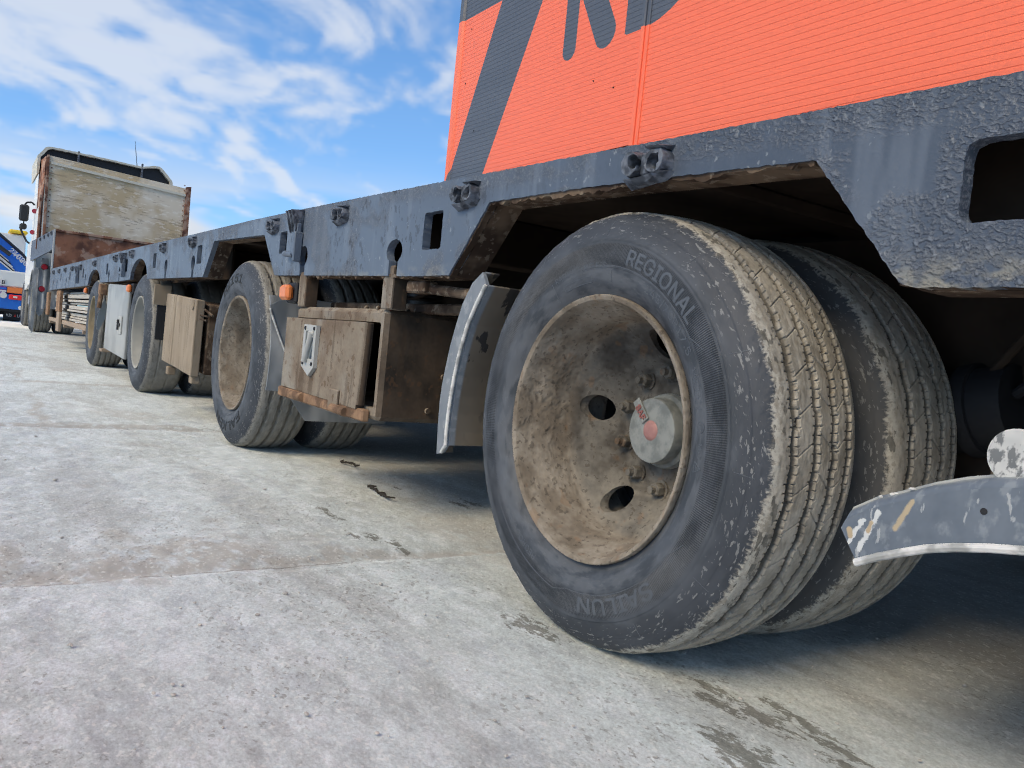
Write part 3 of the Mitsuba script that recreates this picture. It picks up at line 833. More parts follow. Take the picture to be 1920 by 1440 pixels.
# ------------------------------------------------------------------ lashing rings, latches on the rail
def ring_mesh(s=1.0, seed=0):
    r = random.Random(seed)
    left = mani(trimesh.convex.convex_hull(np.vstack([rod([-.022, .0, 0], [-.021, -.026, .0], .0205, .0175, n=18).vertices, [[-.042, -.003, .012], [-.042, -.003, -.012], [-.037, -.02, .008], [-.037, -.02, -.010]]])))
    left = left - mani(rod([-.013, -.05, .006], [-.016, .0, -.001], .0115, .010, n=14)) - mani(bx(-.006, .01, -.05, .01, -.05, .05))
    mid = mani(bx(-.007, .008, -.017, .0, -.019, .016, .003))
    right = mani(rod([.025, 0, -.002], [.026, -.021, 0], .0215, .0175, n=18)) - mani(rod([.022, -.05, .0], [.024, .004, -.002], .0135, .011, n=14)) - mani(bx(.026, .034, -.05, -.008, -.014, .012))
    lip = mani(trimesh.convex.convex_hull(np.array([[-.052, .001, -.021], [.05, .001, -.013], [.04, -.018, -.016], [-.036, -.022, -.022], [-.04, .001, -.033], [.036, .001, -.026], [.0, -.014, -.029]])))
    cap = mani(trimesh.convex.convex_hull(np.array([[.002, .001, .026], [.046, .001, .024], [.040, -.024, .019], [.006, -.026, .021], [.008, .001, .016], [.04, .001, .015]])))
    m = left + mid + right + lip + cap
    m = m.refine_to_length(.008)
    v, f = meshkit.arrays(m)[:2]
    k = np.stack([meshkit.noise(v * 140 + 10 * i, seed + i) - .5 for i in range(3)], -1)
    v = (v + k * .0042) * s
    return trimesh.Trimesh(v, f, process=False)


RINGS = [(.108, .832, 1.12), (-.484, .845, 1.05), (-1.23, .863, 1.0), (-1.885, .876, 1.0), (-3.195, .891, 1), (-3.952, .9, 1), (-5.052, .912, 1), (-5.804, .912, 1), (-7.069, .915, 1), (-8.2, .915, 1), (-9.0, .922, 1), (-9.8, .93, 1), (-10.6, .935, 1), (-11.4, .94, 1)]
shared = [ring_mesh(1, s) for s in (1, 2)]
first_ring = {}
for i, (x, z, s) in enumerate(RINGS):
    if i < 4:
        put(TR + '__lashing_ring', moved(ring_mesh(s, 20 + i), x, 0, z), 'dark_paint' if i else 'dark_paint', smooth=35)
    else:
        put(TR + '__lashing_ring', moved(shared[i % 2], x, 0, z), 'dark_paint', smooth=35)


def latch(x, z):
    m = [trimesh.convex.convex_hull(np.array([[x + o, -.002, z + .075], [x + o + .012, -.002, z + .075], [x + o, -.045, z + .07], [x + o + .012, -.045, z + .07], [x + o + .006, -.002, z - .01], [x + o + .012, -.028, z + .0]])) for o in (-.045, .012, -.018)]
    a = put(TR + '__latch', cat(*m), 'dark_paint')
    put(a + '__bar', cat(bx(x - .028, x + .026, -.024, -.006, z - .078, z + .03, .004), rod([x - .10, -.016, z - .068], [x - .01, -.016, z - .074], .0105), bx(x + .020, x + .032, -.03, -.002, z - .10, z + .0, .003)), 'paint_rail')


latch(-1.60, .832); latch(-5.36, .855); latch(-8.4, .85)

# ------------------------------------------------------------------ tool box behind the nearest wheel
def sunk_box(x0, x1, y0, y1, z0, z1, b): return bx(x0, x1, y0, y1, z0, z1, b)


TB = TR + '__toolbox'
body = mani(bx(-1.60, -.885, .012, .50, .283, .586, .012)) - mani(bx(-1.588, -.914, -.05, .40, .315, .549, .006))
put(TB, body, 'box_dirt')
labels[TB] = {'label': 'rusty dirt crusted steel tool box hung under the rail'}
# bent door, proud at the latch side
n = 26
gu, gv = np.meshgrid(np.linspace(0, 1, n), np.linspace(0, 1, n), indexing='ij')
dx = -1.632 + gu * (.672 - .012 * (1 - gv))
dz = .312 + gv * .234 - .006 * gu * (1 - gv)
dy = -.010 + .004 * np.sin(gu * 5) * gv + .012 * np.exp(-((gu - .95) / .08) ** 2) * gv - .004 * gu
dy += (meshkit.fbm(np.stack([dx * 9, dz * 9, 0 * dx], -1), 2, 4) - .5) * .006
Vf = np.stack([dx, dy, dz], -1).reshape(-1, 3)
Vb = Vf + [0, .022, 0]
ii, jj = np.meshgrid(np.arange(n - 1), np.arange(n - 1), indexing='ij')
a = ii * n + jj
qf = np.stack([a, a + n, a + n + 1, a + 1], -1).reshape(-1, 4)
rimi = np.concatenate([np.arange(n) * n, (n - 1) * n + np.arange(1, n), (np.arange(n - 2, -1, -1)) * n + n - 1, np.arange(n - 2, 0, -1)])
rim_next = np.roll(rimi, -1)
skirt = np.stack([rimi, rimi + n * n, rim_next + n * n, rim_next], -1)
dmesh = trimesh.Trimesh(*meshkit.arrays((np.vstack([Vf, Vb]), np.vstack([qf, qf[:, ::-1] + n * n, skirt])))[:2], process=False)
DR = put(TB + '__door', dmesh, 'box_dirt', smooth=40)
put(TB + '__door_edge', rod([-.962, -.002, .545], [-.972, -.004, .318], .013, n=14), 'box_dirt', smooth=40)
hx, hz = -1.36, .455
lp = Polygon([(hx - .055, hz + .072), (hx + .055, hz + .070), (hx + .055, hz - .060), (hx + .012, hz - .088), (hx - .055, hz - .060)])
put(TB + '__latch_plate', plate(lp.difference(sbox(hx - .035, hz - .035, hx + .035, hz + .052)), -.024, -.0115), 'latch_metal')
put(TB + '__latch_pocket', plate(lp.buffer(-.004), -.0113, -.009), 'guard_flat')
for ox, oz in ((-.04, .06), (.04, .06), (-.04, -.05), (.04, -.05)):
    put(TB + '__latch_screw', rod([hx + ox, -.027, hz + oz], [hx + ox, -.024, hz + oz], .006, n=8), 'black_steel')
put(TB + '__latch_lever', cat(rod([hx + .022, -.026, hz + .045], [hx - .014, -.030, hz - .045], .0095), bx(hx - .012, hx + .03, -.028, -.012, hz + .03, hz + .052)), 'latch_metal')
put(TB + '__hinge_bar', bx(-1.66, -.93, -.012, .010, .276, .309, .004), 'rust_orange')
put(TB + '__hinge', rod([-1.50, -.016, .296], [-1.40, -.016, .294], .013), 'rust_orange')
put(TB + '__hinge', rod([-1.14, -.016, .291], [-1.04, -.016, .289], .013), 'rust_orange')
put(TB + '__hinge_strap', bx(-1.175, -1.10, -.018, -.006, .285, .345, .003), 'box_dirt')
for yz in ((.20, .415), (.245, .412), (.16, .318)):
    put(TB + '__bolt', rod([-.886, yz[0], yz[1]], [-.876, yz[0], yz[1]], .008, n=8), 'box_dirt')
for x in (-.882, -1.555):
    put(TR + '__box_hanger', bx(x - .034, x + .034, .006, .05, .585, .70, .003), 'box_dirt')
put(TR + '__box_rail', bx(-1.58, -.60, .12, .16, .585, .612), 'rust_underside')
put(TR + '__conduit', cat(rod([-.80, .04, .648], [-.52, .06, .628], .013), rod([-.52, .06, .628], [-.44, .10, .59], .014), bx(-.80, -.70, .02, .06, .63, .66)), 'rust_underside')
# scraps of dirt on top of the box
crumbs = [moved(trimesh.creation.icosphere(subdivisions=1, radius=random.uniform(.004, .011)), random.uniform(-1.1, -.9), random.uniform(.02, .12), .588) for _ in range(14)]
put(TB + '__dirt_crumb', cat(*crumbs), 'box_dirt')
labels[TB + '__dirt_crumb'] = {'kind': 'stuff', 'label': 'dirt crumbs lying on the tool box'}

# second box: plank fronted, tilted
B2 = TR + '__toolbox_001'
def tilt(m, x0, z0, deg):
    m = m.copy(); v = m.vertices - [x0, 0, z0]; a = math.radians(deg)
    m.vertices = np.stack([v[:, 0] * math.cos(a) - v[:, 2] * math.sin(a) + x0, v[:, 1], v[:, 0] * math.sin(a) + v[:, 2] * math.cos(a) + z0], 1); return m
put(B2, tilt(mani_mesh := bx(-3.66, -3.04, .06, .46, .255, .60, .006), -3.4, .43, -2.6), 'rust_underside')
labels[B2] = {'label': 'rusty carrier box with a front of dusty wooden planks'}
for k in range(3):
    w_ = .74 / 3
    put(B2 + '__plank', tilt(bx(-3.775 + k * w_, -3.775 + (k + 1) * w_ - .003, .0 + .003 * (k % 2), .04, .243, .618, .004), -3.4, .43, -2.6), 'wood_dirty')
put(B2 + '__roller', rod([-3.10, -.005, .575], [-3.10, .05, .572], .024), 'wood_dirty')
put(B2 + '__strap', cat(rod([-3.09, .03, .575], [-2.95, .06, .53], .006), rod([-3.06, .02, .53], [-2.93, .03, .525], .004), rod([-3.02, .02, .51], [-2.94, .03, .505], .004)), 'rust_underside')
for x in (-3.66, -3.09):
    put(B2 + '__foot', bx(x - .03, x + .03, .01, .05, .19, .235), 'wood_dirty')

# white cabinet
B3 = TR + '__toolbox_002'
put(B3, tilt(bx(-6.10, -5.10, .022, .44, .195, .70, .008), -5.6, .45, -1.4), 'box_dirt')
labels[B3] = {'label': 'pale grey steel cabinet with a clean painted door'}
put(B3 + '__door', tilt(bx(-6.13, -5.09, -.002, .021, .19, .706, .006), -5.6, .45, -1.4), 'white_paint')
put(B3 + '__latch_plate', bx(-5.42, -5.27, -.012, -.0022, .345, .475, .003), 'latch_metal')
put(B3 + '__latch_lever', cat(rod([-5.36, -.018, .45], [-5.36, -.018, .375], .009), bx(-5.40, -5.30, -.02, -.012, .40, .425)), 'print_black')

# ------------------------------------------------------------------ mudguards
go = [(-.372, .668), (-.411, .645), (-.445, .60), (-.465, .552), (-.482, .505), (-.494, .455), (-.502, .415), (-.505, .381), (-.503, .32), (-.497, .262)]
gi = [(-.352, .640), (-.382, .60), (-.410, .556), (-.424, .52), (-.436, .483), (-.446, .44), (-.453, .396), (-.457, .355), (-.458, .314), (-.456, .284), (-.472, .266), (-.497, .258)]
MG = TR + '__mudguard'
lip = Polygon(go + gi[::-1])
put(MG, cat(plate(lip, -.012, -.004), sheet(gi[:-2], -.006, .52, .005), sheet(go, -.004, .03, .004)), 'guard_paint')
put(MG + '__edge_bead', cat(*[rod([a[0], -.014, a[1]], [b[0], -.014, b[1]], .0042, n=8) for a, b in zip(gi[:-2], gi[1:-1])]), 'white_bead', smooth=40)
put(MG + '__bolt', cat(rod([-.448, .12, .33], [-.438, .12, .33], .012), rod([-.445, .12, .33], [-.432, .12, .33], .006)), 'rust_underside')
# rear mudguard end by the right edge of the view
M2 = TR + '__mudguard_001'
rl = np.array([(.570, .302), (.597, .316), (.624, .328), (.650, .339), (.679, .348), (.712, .356), (.745, .362), (.80, .368), (.88, .37)])
ru = np.array([(.545, .337), (.550, .349), (.578, .367), (.610, .381), (.645, .397), (.678, .409), (.708, .417), (.737, .423), (.80, .433), (.88, .437)])
lipp = Polygon(list(map(tuple, rl)) + list(map(tuple, ru[::-1])))
curl = []
for k in range(6):
    a0 = k / 5 * math.pi / 2
    curl.append(np.column_stack([ru[:, 0], np.full(len(ru), -.030 + .014 * (1 - math.cos(a0))), ru[:, 1] + .012 * math.sin(a0)]))
Vc = np.vstack(curl); m_ = len(ru)
fc = [[k * m_ + i, k * m_ + i + 1, (k + 1) * m_ + i + 1, (k + 1) * m_ + i] for k in range(5) for i in range(m_ - 1)]
topy = sheet([(x, z + .012) for x, z in ru], -.017, .30, .005)
put(M2, cat(plate(lipp, -.033, -.028), (Vc, np.array(fc)), topy), 'rear_guard', smooth=40)
put(M2 + '__edge_bead', cat(*[rod([a[0], -.035, a[1]], [b[0], -.035, b[1]], .0048, n=8) for a, b in zip(rl[:-1], rl[1:])]), 'white_bead', smooth=40)
crust = []
for i in range(26):
    t = random.random(); x = .55 + .3 * t; z = np.interp(x, ru[:, 0], ru[:, 1])
    b = trimesh.creation.icosphere(subdivisions=1, radius=1.0); b.vertices *= [random.uniform(.002, .006), random.uniform(.003, .006), random.uniform(.0015, .003)]
    crust.append(moved(b, x, random.uniform(-.022, .02), z + .013))
put(M2 + '__dirt_crumb', cat(*crust), 'white_bead')
labels[M2 + '__dirt_crumb'] = {'kind': 'stuff', 'label': 'pale crumbs of dried cement on the mudguard'}
put(M2 + '__bolt', cat(rod([.690, .02, .425], [.690, .02, .440], .0085, n=6), rod([.690, .02, .44], [.690, .02, .448], .005, n=8)), 'rust_underside')
put(M2 + '__bolt', rod([.722, .01, .43], [.722, .01, .446], .010, n=8), 'white_bead')
put(M2 + '__drain_hole', rod([.704, -.0338, .392], [.704, -.030, .392], .0036, n=12), 'print_black')
put(M2 + '__support_tube', cat(rod([.722, -.02, .452], [.722, .55, .452], .0285, n=28), rod([.722, -.0205, .452], [.722, -.018, .452], .0275, .0285, n=28)), 'tube_paint' if False else 'white_bead', smooth=40)
mat('tube_paint', proc(lambda p, n, uv: mix(mix((.50, .51, .50), (.62, .62, .60), noise(p.x * 90, p.y * 90, p.z * 90)), C(.17, .18, .185), smoothstep(.48, .58, rn(p.x * 90, p.y * 90, p.z * 70, 4)))), .7, bump=rough_bump, scale=.0015)
scene[M2 + '__support_tube']['bsdf'] = {'type': 'ref', 'id': 'tube_paint'}

# guard flap between the second wheel and the tool box
fy = [(.0, .585), (.008, .552), (.045, .47), (.087, .385), (.105, .25), (.17, .165), (.50, .165), (.50, .62), (.10, .62), (.03, .605)]
put(TR + '__mudguard', cat(plate_x(Polygon(fy), -1.875, -1.868)), 'guard_flap' if False else 'grey_plastic')
put(TR + '__mudguard_002__edge_bead', path_tube([[-1.864, .0, .575], [-1.864, .008, .552], [-1.864, .045, .47], [-1.864, .087, .385]], .004), 'white_bead')
put(TR + '__mudguard_002__arch', sheet([(AX[1] + .46 * math.cos(a), ZC + .46 * math.sin(a)) for a in np.linspace(-.25, .55, 12)], .02, .5, .006), 'grey_plastic')
# marker lamps
for x, z in ((-1.655, .63), (-5.02, .671), (-7.55, .672)):
    a = put(TR + '__marker_lamp', bx(x - .04, x + .04, -.028, .0, z - .026, z + .026, .010), 'lamp_orange')
    put(a + '__housing', bx(x - .044, x + .05, .001, .055, z - .034, z + .036, .006), 'black_steel')
# plate by the third wheel, bent bracket and flap by the fourth
put(TR + '__end_plate', bx(-4.21, -4.195, .006, .104, .572, .695, .003), 'wood_dirty')
put(TR + '__end_plate', cat(bx(-4.215, -4.205, .03, .20, .36, .571, .003)), 'black_steel')
put(TR + '__bracket', cat(bx(-6.56, -6.46, -.022, .036, .63, .722, .006), rod([-6.5, -.005, .64], [-6.5, -.015, .52], .018, n=10)), 'rust_orange')
put(TR + '__mud_flap', plate_x(Polygon([(.035, .605), (.060, .54), (.052, .437), (.011, .333), (-.006, .34), (-.012, .40), (.0, .50)]), -6.605, -6.595), 'guard_flat')
mat('guard_flat', (.17, .21, .24), .5)
put(TR + '__step', bx(-6.66, -6.50, .03, .10, .155, .18, .004), 'tan_steel')

# rack of boards under the front end
RK = TR + '__board_rack'
put(RK, cat(bx(-12.2, -7.75, .03, .07, .285, .335), bx(-12.2, -7.75, .55, .59, .285, .335), *[bx(x, x + .06, .03, 2.3, .25, .284) for x in (-12.1, -10.0, -8.0)]), 'tan_steel')
labels[RK] = {'label': 'tan steel rack under the front of the trailer'}
put(RK + '__post', bx(-12.45, -12.1, .0, .03, .36, .68, .004), 'rust_orange')
put(RK + '__post', bx(-10.75, -10.25, -.005, .028, .43, .69, .004), 'rust_orange')
put(RK + '__post', bx(-10.55, -10.2, -.006, .025, .19, .43, .004), 'tan_steel')
zb = .337
TH = [.030, .026, .040, .026, .045, .024, .030, .048, .026]
for k in range(9):
    t = TH[k]
    key = 'timber_board' if k == 0 else f'timber_board_{k:03d}'
    x0 = -11.95 + random.uniform(-.2, .2); x1 = -8.0 + random.uniform(-.35, .15)
    put(key, bx(x0, x1, .075 + random.uniform(0, .05), .075 + .40 + random.uniform(0, .06), zb, zb + t - .004, .003), 'board_wood')
    nth = ['lowest', 'second', 'third', 'fourth', 'fifth', 'sixth', 'seventh', 'eighth', 'topmost'][k]
    thing(key, f'pale weathered board, {nth}{"" if k in (0, 8) else " from below"} in the stack racked under the trailer front', 'board', 'boards stacked in the rack')
    zb += t + (.012 if k in (2, 4, 6) else .003)

# ------------------------------------------------------------------ gooseneck and headboard
GN = TR + '__gooseneck'
gp = Polygon([(-12.05, 1.555), (-12.05, 1.285), (-12.6, 1.275), (-17.2, 1.30), (-17.2, 1.68), (-16.3, 1.655)])
put(GN, cat(plate(gp, 0, .022), plate(gp, 2.478, 2.5), bx(-17.2, -12.06, .023, 2.477, 1.50, 1.56), bx(-12.3, -12.12, .03, 2.47, .70, 1.5)), 'paint_rail')
put(GN + '__riser_plate', bx(-12.07, -12.051, .012, 2.49, .90, 1.53, .003), 'rust_plate')
put(GN + '__riser_edge', bx(-12.10, -12.046, .0, .024, .95, 1.56, .004), 'latch_metal')
put(GN + '__riser_cap', bx(-12.10, -12.03, .026, 2.49, 1.5305, 1.565, .004), 'rust_plate')
for x in (-12.3, -12.9, -13.7, -14.6):
    put(GN + '__lashing_ring', moved(shared[0], x, 0, 1.52 + (-12.3 - x) * .02), 'dark_paint', smooth=35)
HB = TR + '__headboard'
hbp = [(.125, 1.60), (2.37, 2.02), (2.37, 2.955), (.095, 3.095)]
hbp = [(.115, 1.62), (2.36, 1.75), (2.36, 2.955), (.09, 3.095)]
put(HB, plate_x(Polygon(hbp), -15.53, -15.5), 'ply_white')
labels[HB] = {'label': 'tall weathered white plywood headboard between rusty posts'}
put(HB + '__post', plate_x(Polygon([(.075, 1.62), (.113, 1.62), (.088, 3.10), (.05, 3.10)]), -15.56, -15.47), 'rust_plate')
put(HB + '__post', plate_x(Polygon([(2.362, 1.75), (2.46, 1.75), (2.45, 3.0), (2.362, 2.98)]), -15.56, -15.47), 'rust_plate')
put(HB + '__top_rail', plate_x(Polygon([(.12, 2.95), (2.36, 2.80), (2.36, 2.845), (.12, 2.995)]), -15.495, -15.465), 'cream_paint')
for k in range(14):
    z = 1.75 + k * .095
    put(HB + '__rivet', rod([-15.498, .135, z], [-15.488, .135, z], .012, n=8), 'rust_plate')
    put(HB + '__rivet', rod([-15.498, 2.335, z + .02], [-15.488, 2.335, z + .02], .012, n=8), 'rust_plate')
sp = Polygon([(-15.56, 1.66), (-15.56, 3.08), (-17.1, 3.20), (-17.1, 1.68)])
put(HB + '__side_plate', plate(sp, .035, .05), 'rust_plate')
put(HB + '__side_board', plate(Polygon([(-15.62, 1.64), (-15.62, 2.30), (-17.0, 2.22), (-17.0, 1.66)]), .022, .034), 'truck_white')
labels[HB + '__side_board'] = {'label': 'white board on the lower part of the rusty side plate'}
put(HB + '__stake', bx(-15.62, -15.50, -.012, .020, 1.45, 2.4, .004), 'rust_plate')

# ------------------------------------------------------------------ tractor truck ahead
TK = 'tractor_truck'
thing(TK, 'white tractor truck with cream roof deflector in front of the plywood headboard', 'truck')
put(TK + '__cab', cat(bx(-19.3, -18.0, .09, 2.41, .85, 3.2, .06)), 'truck_white')
put(TK + '__chassis', cat(bx(-20.0, -14.6, .80, .98, .75, 1.0), bx(-20.0, -14.6, 1.52, 1.70, .75, 1.0)), 'black_steel')
outer = Polygon([(-.03, 2.9), (-.03, 3.24), (.10, 3.43), (.20, 3.45), (1.25, 3.42), (1.75, 3.40), (2.02, 3.47), (2.10, 3.46), (2.34, 3.22), (2.34, 3.0)])
inner = Polygon([(.015, 2.85), (.015, 3.22), (.13, 3.39), (.21, 3.41), (1.25, 3.385), (1.75, 3.362), (2.02, 3.43), (2.07, 3.42), (2.29, 3.20), (2.29, 2.95)])
shell = outer.difference(inner)
put(TK + '__roof_deflector', plate_x(roughen(shell, .05, .008, 12), -18.3, -16.7), 'cream_paint')
put(TK + '__deflector_gap_shade', plate_x(outer.buffer(-.02), -16.85, -16.8), 'black_steel')  # black sheet added to stand for the shade in the deflector gap
for y in (.62, 1.74):
    put(TK + '__deflector_brace', bx(-16.74, -16.70, y, y + .035, 3.02, 3.46), 'dark_paint')
put(TK + '__antenna', rod([-17.0, 1.70, 3.45], [-17.0, 1.63, 3.92], .007, .004, n=6), 'print_black')
MR = put(TK + '__mirror', bx(-18.58, -18.45, -.19, -.02, 2.15, 2.48, .03), 'mirror_black')
put(TK + '__mirror', bx(-18.58, -18.45, -.17, -.04, 1.98, 2.10, .03), 'mirror_black')
put(TK + '__mirror_arm', path_tube([[-18.5, -.10, 2.48], [-18.5, -.07, 2.535], [-18.5, .02, 2.55], [-18.5, .07, 2.50]], .018), 'mirror_black')
put(TK + '__mirror_arm', path_tube([[-18.5, -.16, 2.02], [-18.5, -.10, 1.88], [-18.5, -.02, 1.74], [-18.5, .06, 1.70]], .02), 'mirror_black')
put(TK + '__mirror_arm', rod([-18.5, -.10, 2.16], [-18.5, -.10, 2.09], .012), 'mirror_black')
tt, tuv = tyre_mesh(360, 20, 40, 'four', 8)
scene['tmp_t'] = mikit.ply(tt, 'tyre_far', smooth=True, uv=tuv)
scene['tmp_r'] = mikit.ply(rim_mesh(48, False), 'rim_grey', smooth=35)
for i, (x, y, fl_) in enumerate([(-15.75, -.02, 0), (-15.75, .34, 0), (-15.75, 2.42, 1), (-15.75, 2.06, 1), (-19.4, .02, 0), (-19.4, 2.42, 1)]):
    key = f'{TK}__wheel' + (f'_{i:03d}' if i else '')
    to = T().translate([x, y, .385 * 1.28]).scale(1.28)
    if fl_: to = to.rotate([0, 0, 1], 180)
    scene[key + '__tyre'] = {**scene['tmp_t'], 'to_world': to}
    scene[key + '__rim'] = {**scene['tmp_r'], 'to_world': to}
del scene['tmp_t'], scene['tmp_r']
arc = [(-15.75 + .60 * math.cos(a), .49 + .60 * math.sin(a)) for a in np.linspace(-.1, 2.9, 24)]
put(TK + '__mudguard', sheet(arc, -.03, .62, .012), 'grey_plastic', smooth=30)
put(TK + '__mudguard', sheet(arc, 1.85, 2.47, .012), 'grey_plastic', smooth=30)
fp = Polygon([(.045, .36), (.085, .30), (.125, .36), (.17, .62), (.20, 1.05), (.20, 1.14), (.16, 1.16), (.15, 1.27), (.075, 1.27), (.07, 1.16), (.04, 1.10)])
put(TK + '__mud_flap', cat(plate_x(fp.buffer(.012), -15.06, -15.03), rod([-15.02, .125, .42], [-15.02, .145, 1.10], .022, .045)), 'grey_plastic', smooth=30)
put(TK + '__lamp_post', cat(plate_x(Polygon([(-.015, .0), (-.045, .25), (-.03, .50), (-.06, 1.02), (-.035, 1.10), (.015, 1.12), (.01, .92), (.015, .5), (.005, .02)]), -15.02, -14.99)), 'grey_plastic')
for y, z, x in ((.109, 1.134, -15.02), (.094, .756, -15.02)):
    a = put(TK + '__tail_lamp', rod([x, y, z], [x + .05, y, z], .048, .042, n=20), 'lamp_red', smooth=35)
    put(a + '__bezel', rod([x - .01, y, z], [x + .015, y, z], .056, n=20), 'black_steel', smooth=35)
for y, z in ((.0, 2.235), (-.01, 1.835)):
    put(TK + '__side_lamp', rod([-16.98, y, z], [-16.94, y - .01, z], .045, .038, n=16), 'lamp_red', smooth=35)
put(TK + '__work_lamp', rod([-16.5, .0, .79], [-16.45, .0, .79], .055, n=16), 'number_white', smooth=35)
put(TK + '__side_skirt', plate(Polygon([(-16.6, .98), (-16.55, 1.52), (-18.0, 1.75), (-19.2, 1.70), (-19.2, .75), (-17.2, .85)]), .03, .06), 'truck_white')
put(TK + '__fuel_tank', bx(-18.0, -16.6, .05, .65, .42, .95, .06), 'grey_plastic')

# ------------------------------------------------------------------ crane truck, far left
CT = 'crane_truck'
thing(CT, 'blue and white crane truck parked beyond the trailer at the far left', 'truck')
put(CT + '__body', bx(-27.0, -22.0, -2.2, .26, .83, 1.215, .03), 'truck_white')
put(CT + '__rear_panel', cat(bx(-22.3, -21.99, -2.2, .245, .30, .655, .02), bx(-27, -22.35, -2.1, .24, .5, .83)), 'blue_paint')
put(CT + '__rear_panel', bx(-22.3, -21.985, -2.2, -.20, .655, .828, .01), 'violet_paint')
put(CT + '__stripe', bx(-21.984, -21.975, -2.2, -.20, .70, .74, .002), 'number_white')
put(CT + '__stripe', bx(-21.984, -21.975, -2.2, -.20, .76, .80, .002), 'blue_paint')
put(CT + '__reflector_panel', bx(-22.28, -21.98, -.19, .255, .69, .825, .006), 'lamp_orange')
put(CT + '__tail_lamp', bx(-22.1, -21.95, -.145, .235, .535, .65, .02), 'lamp_red_bright')
mat('lamp_red_bright', (.72, .03, .03), .3)
put(CT + '__tail_lamp__lens', bx(-21.949, -21.94, -.06, .03, .575, .62, .006), 'number_white')
put(CT + '__reverse_lamp', rod([-22.0, -.26, .62], [-21.95, -.26, .62], .075, n=20), 'number_white', smooth=35)
put(CT + '__fog_lamp', rod([-22.0, -.38, .64], [-21.95, -.38, .64], .05, n=20), 'yellow_paint', smooth=35)
put(CT + '__badge', rod([-21.99, .11, .35], [-21.97, .11, .35], .05, .045, n=20), 'number_white', smooth=35)
put(CT + '__number_plate', bx(-21.998, -21.98, -.60, -.235, .86, 1.0, .004), 'number_white')


def lettering(text, h, x, y, z, tilt_=0.0, bold=True):
    m = meshkit.text_mesh(text, h, .006, bold)
    v = m.vertices; a = math.radians(tilt_)
    yy, zz = v[:, 0] * math.cos(a) - v[:, 1] * math.sin(a), v[:, 0] * math.sin(a) + v[:, 1] * math.cos(a)
    return trimesh.Trimesh(np.stack([x + v[:, 2], y + yy, z + zz], 1), m.faces, process=False)


put(CT + '__number_plate__lettering', lettering('26 B', .085, -21.979, -.50, .885), 'print_black')
put(CT + '__mud_flap', bx(-22.5, -22.46, -.21, .23, .03, .30, .01), 'black_steel')
put(CT + '__mud_flap__lettering', lettering('KD', .065, -22.459, -.165, .115), 'number_white')
put(CT + '__mud_flap__lettering', lettering('UT', .065, -22.459, .065, .115), 'number_white')
put(CT + '__mud_flap__mark', plate_x(Polygon([(.0, .115), (.055, .115), (.028, .18)]), -22.459, -22.453), 'lamp_red_bright')
put(CT + '__underrun', cat(bx(-22.3, -22.1, -2.1, .22, .24, .299), bx(-26, -22.6, -1.9, .1, .15, .5), rod([-23, -.2, .13], [-23, .15, .13], .13)), 'black_steel')
boom = Polygon([(-2.2, 3.55), (-.45, 2.16), (.12, 1.70), (.30, 1.46), (.30, 1.225), (-.05, 1.225), (-.30, 1.33), (-2.2, 2.75)])
put(CT + '__boom', plate_x(boom, -23.6, -23.2), 'blue_paint')
put(CT + '__boom_edge', path_tube([[-23.18, -2.2, 3.55], [-23.18, -.45, 2.17], [-23.18, .12, 1.71], [-23.18, .30, 1.47]], .035), 'mirror_black')
put(CT + '__boom', plate_x(Polygon([(-2.2, 2.2), (-.35, 1.60), (.1, 1.48), (.28, 1.225), (-2.2, 1.225)]), -23.18, -22.7), 'blue_paint')
put(CT + '__boom_001__lettering', lettering('24020', .12, -22.70, -.22, 1.73, -40), 'number_white')
put(CT + '__boom__lettering', lettering('24020', .105, -23.199, -.12, 1.71, -39), 'number_white')
for k in range(6):
    y0 = -.48 + k * .045; z0 = 1.80 - k * .07
    put(CT + '__hose', rod([-22.66, y0 - .3, z0 + .14], [-22.66, y0 + .30, z0 - .33], .016, n=8), ['chrome', 'print_black', 'number_white'][k % 3])
put(CT + '__cylinder', rod([-22.60, -.75, 2.03], [-22.60, -.15, 1.62], .05), 'mirror_black')
# yellow loader, only its roof is known
LD = 'wheel_loader'
thing(LD, 'yellow machine roof showing just above the blue crane boom', 'loader')
put(LD + '__roof', bx(-34.2, -33.0, .08, .66, 2.90, 3.02, .05), 'yellow_paint')
put(LD + '__cab', bx(-34.1, -33.1, -.9, .62, .6, 2.86, .04), 'number_white')  # white block added where bright cloud shows below the roof

# ------------------------------------------------------------------ orange container on the deck
CN = 'orange_container'
thing(CN, 'bright orange ribbed container with dark lettering standing on the trailer deck', 'container')
zt = 3.2
pitch, gd = .0094, .0006


def ribbed(x0, x1, y, zlo, zhi):
    n = int((zhi - zlo) / pitch)
    pts = []
    for i in range(n):
        z = zlo + i * pitch
        pts += [(y, z), (y, z + pitch * .74), (y + gd, z + pitch * .80), (y + gd, z + pitch * .94)]
    pts += [(y, zlo + n * pitch), (y + .02, zlo + n * pitch), (y + .02, zlo)]
    return plate_x(Polygon(pts), x0, x1)


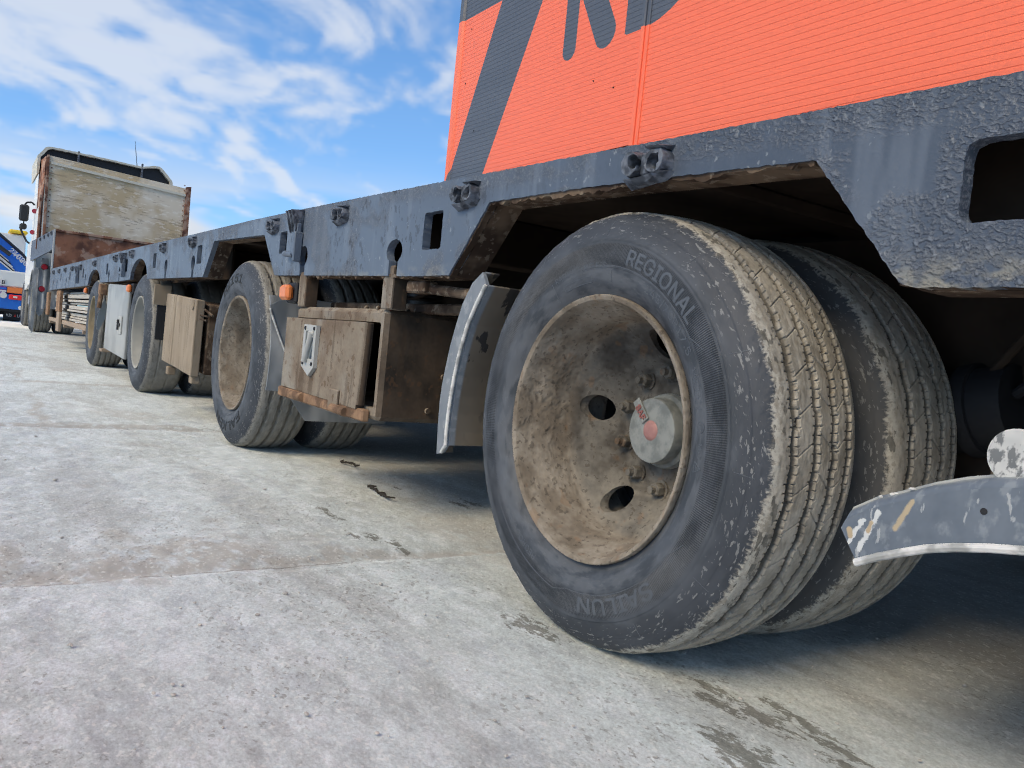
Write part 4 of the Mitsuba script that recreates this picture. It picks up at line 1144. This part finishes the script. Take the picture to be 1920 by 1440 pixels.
put(CN + '__side_panel', ribbed(-.622, .026, .022, .884, zt), 'container_paint')
put(CN + '__side_panel', ribbed(.040, 1.6, .022, .845, zt), 'container_paint')
put(CN + '__seam_trim', cat(bx(.024, .0335, .0155, .04, .86, zt, .002), bx(.0335, .042, .0195, .04, .86, zt, .001)), 'container_paint')
put(CN + '__corner_trim', cat(bx(-.640, -.622, .017, .05, .885, zt, .005), bx(-.646, -.636, .0185, .09, .885, zt, .002)), 'container_paint')
put(CN + '__end_wall', bx(-.638, -.60, .0505, 2.46, .895, zt - .01), 'orange_paint')
put(CN + '__end_wall', bx(3.96, 3.999, .0505, 2.46, .79, zt - .01), 'orange_paint')
put(CN + '__side_panel', bx(-.62, 4.0, 2.44, 2.46, .86, zt), 'orange_paint')
put(CN + '__side_panel', ribbed(1.61, 4.0, .022, .838, zt), 'container_paint')
put(CN + '__roof', bx(-.65, 4.01, .015, 2.47, zt, zt + .05), 'orange_paint')
for x, z in [(-.585, 1.245), (-.53, 1.0), (-.1, 1.02), (-.04, .995), (-.59, 1.12)]:
    put(CN + '__screw', rod([x, .0205, z], [x, .0225, z], .0014, n=8), 'print_black')

# ------------------------------------------------------------------ loose bits on the ground
peb = []
base = [trimesh.creation.icosphere(subdivisions=1, radius=1.0) for _ in range(6)]
for i, b in enumerate(base):
    b.vertices *= 1 + (meshkit.noise(b.vertices * 1.7 + i * 5, i)[:, None] - .5) * .9
for i in range(420):
    x = 1.0 - abs(rng.normal(0, 1.9)); y = rng.uniform(-.95, .75)
    if x < -6: continue
    s = min(.0008 + rng.exponential(.0013), .007)
    b = base[i % 6].copy(); b.vertices = b.vertices * [s, s * rng.uniform(.6, 1), s * .6]
    a = rng.uniform(0, 6.28); v = b.vertices
    b.vertices = np.stack([v[:, 0] * math.cos(a) - v[:, 1] * math.sin(a) + x, v[:, 0] * math.sin(a) + v[:, 1] * math.cos(a) + y, v[:, 2] + s * .25], 1)
    peb.append(b)
put('gravel', cat(*peb), 'stone_grey')
thing('gravel', 'fine loose grit and small stones scattered over the concrete', 'gravel', kind='stuff')


def twig(key, x, y, L, seed, label):
    r = random.Random(seed); ms = []
    p = np.array([x, y, .006])
    for k in range(7):
        a = r.uniform(-.5, .5) + (0 if k % 3 else 1.2)
        p2 = p + [L / 5 * math.cos(a), L / 5 * math.sin(a) * .6, r.uniform(-.003, .006)]
        p2[2] = max(p2[2], .003)
        ms.append(rod(p, p2, r.uniform(.003, .007), r.uniform(.002, .004), n=6)); p = p2 if k % 3 else p + [L / 8, 0, 0]
    put(key, cat(*ms), 'twig_dark')
    thing(key, label, 'debris')


twig('debris_scrap', -1.40, .24, .20, 1, 'long dark twiggy scrap lying in the shade left of the nearest wheel')
twig('debris_scrap_001', -1.90, .34, .13, 2, 'short dark scrap on the concrete below the tool box')
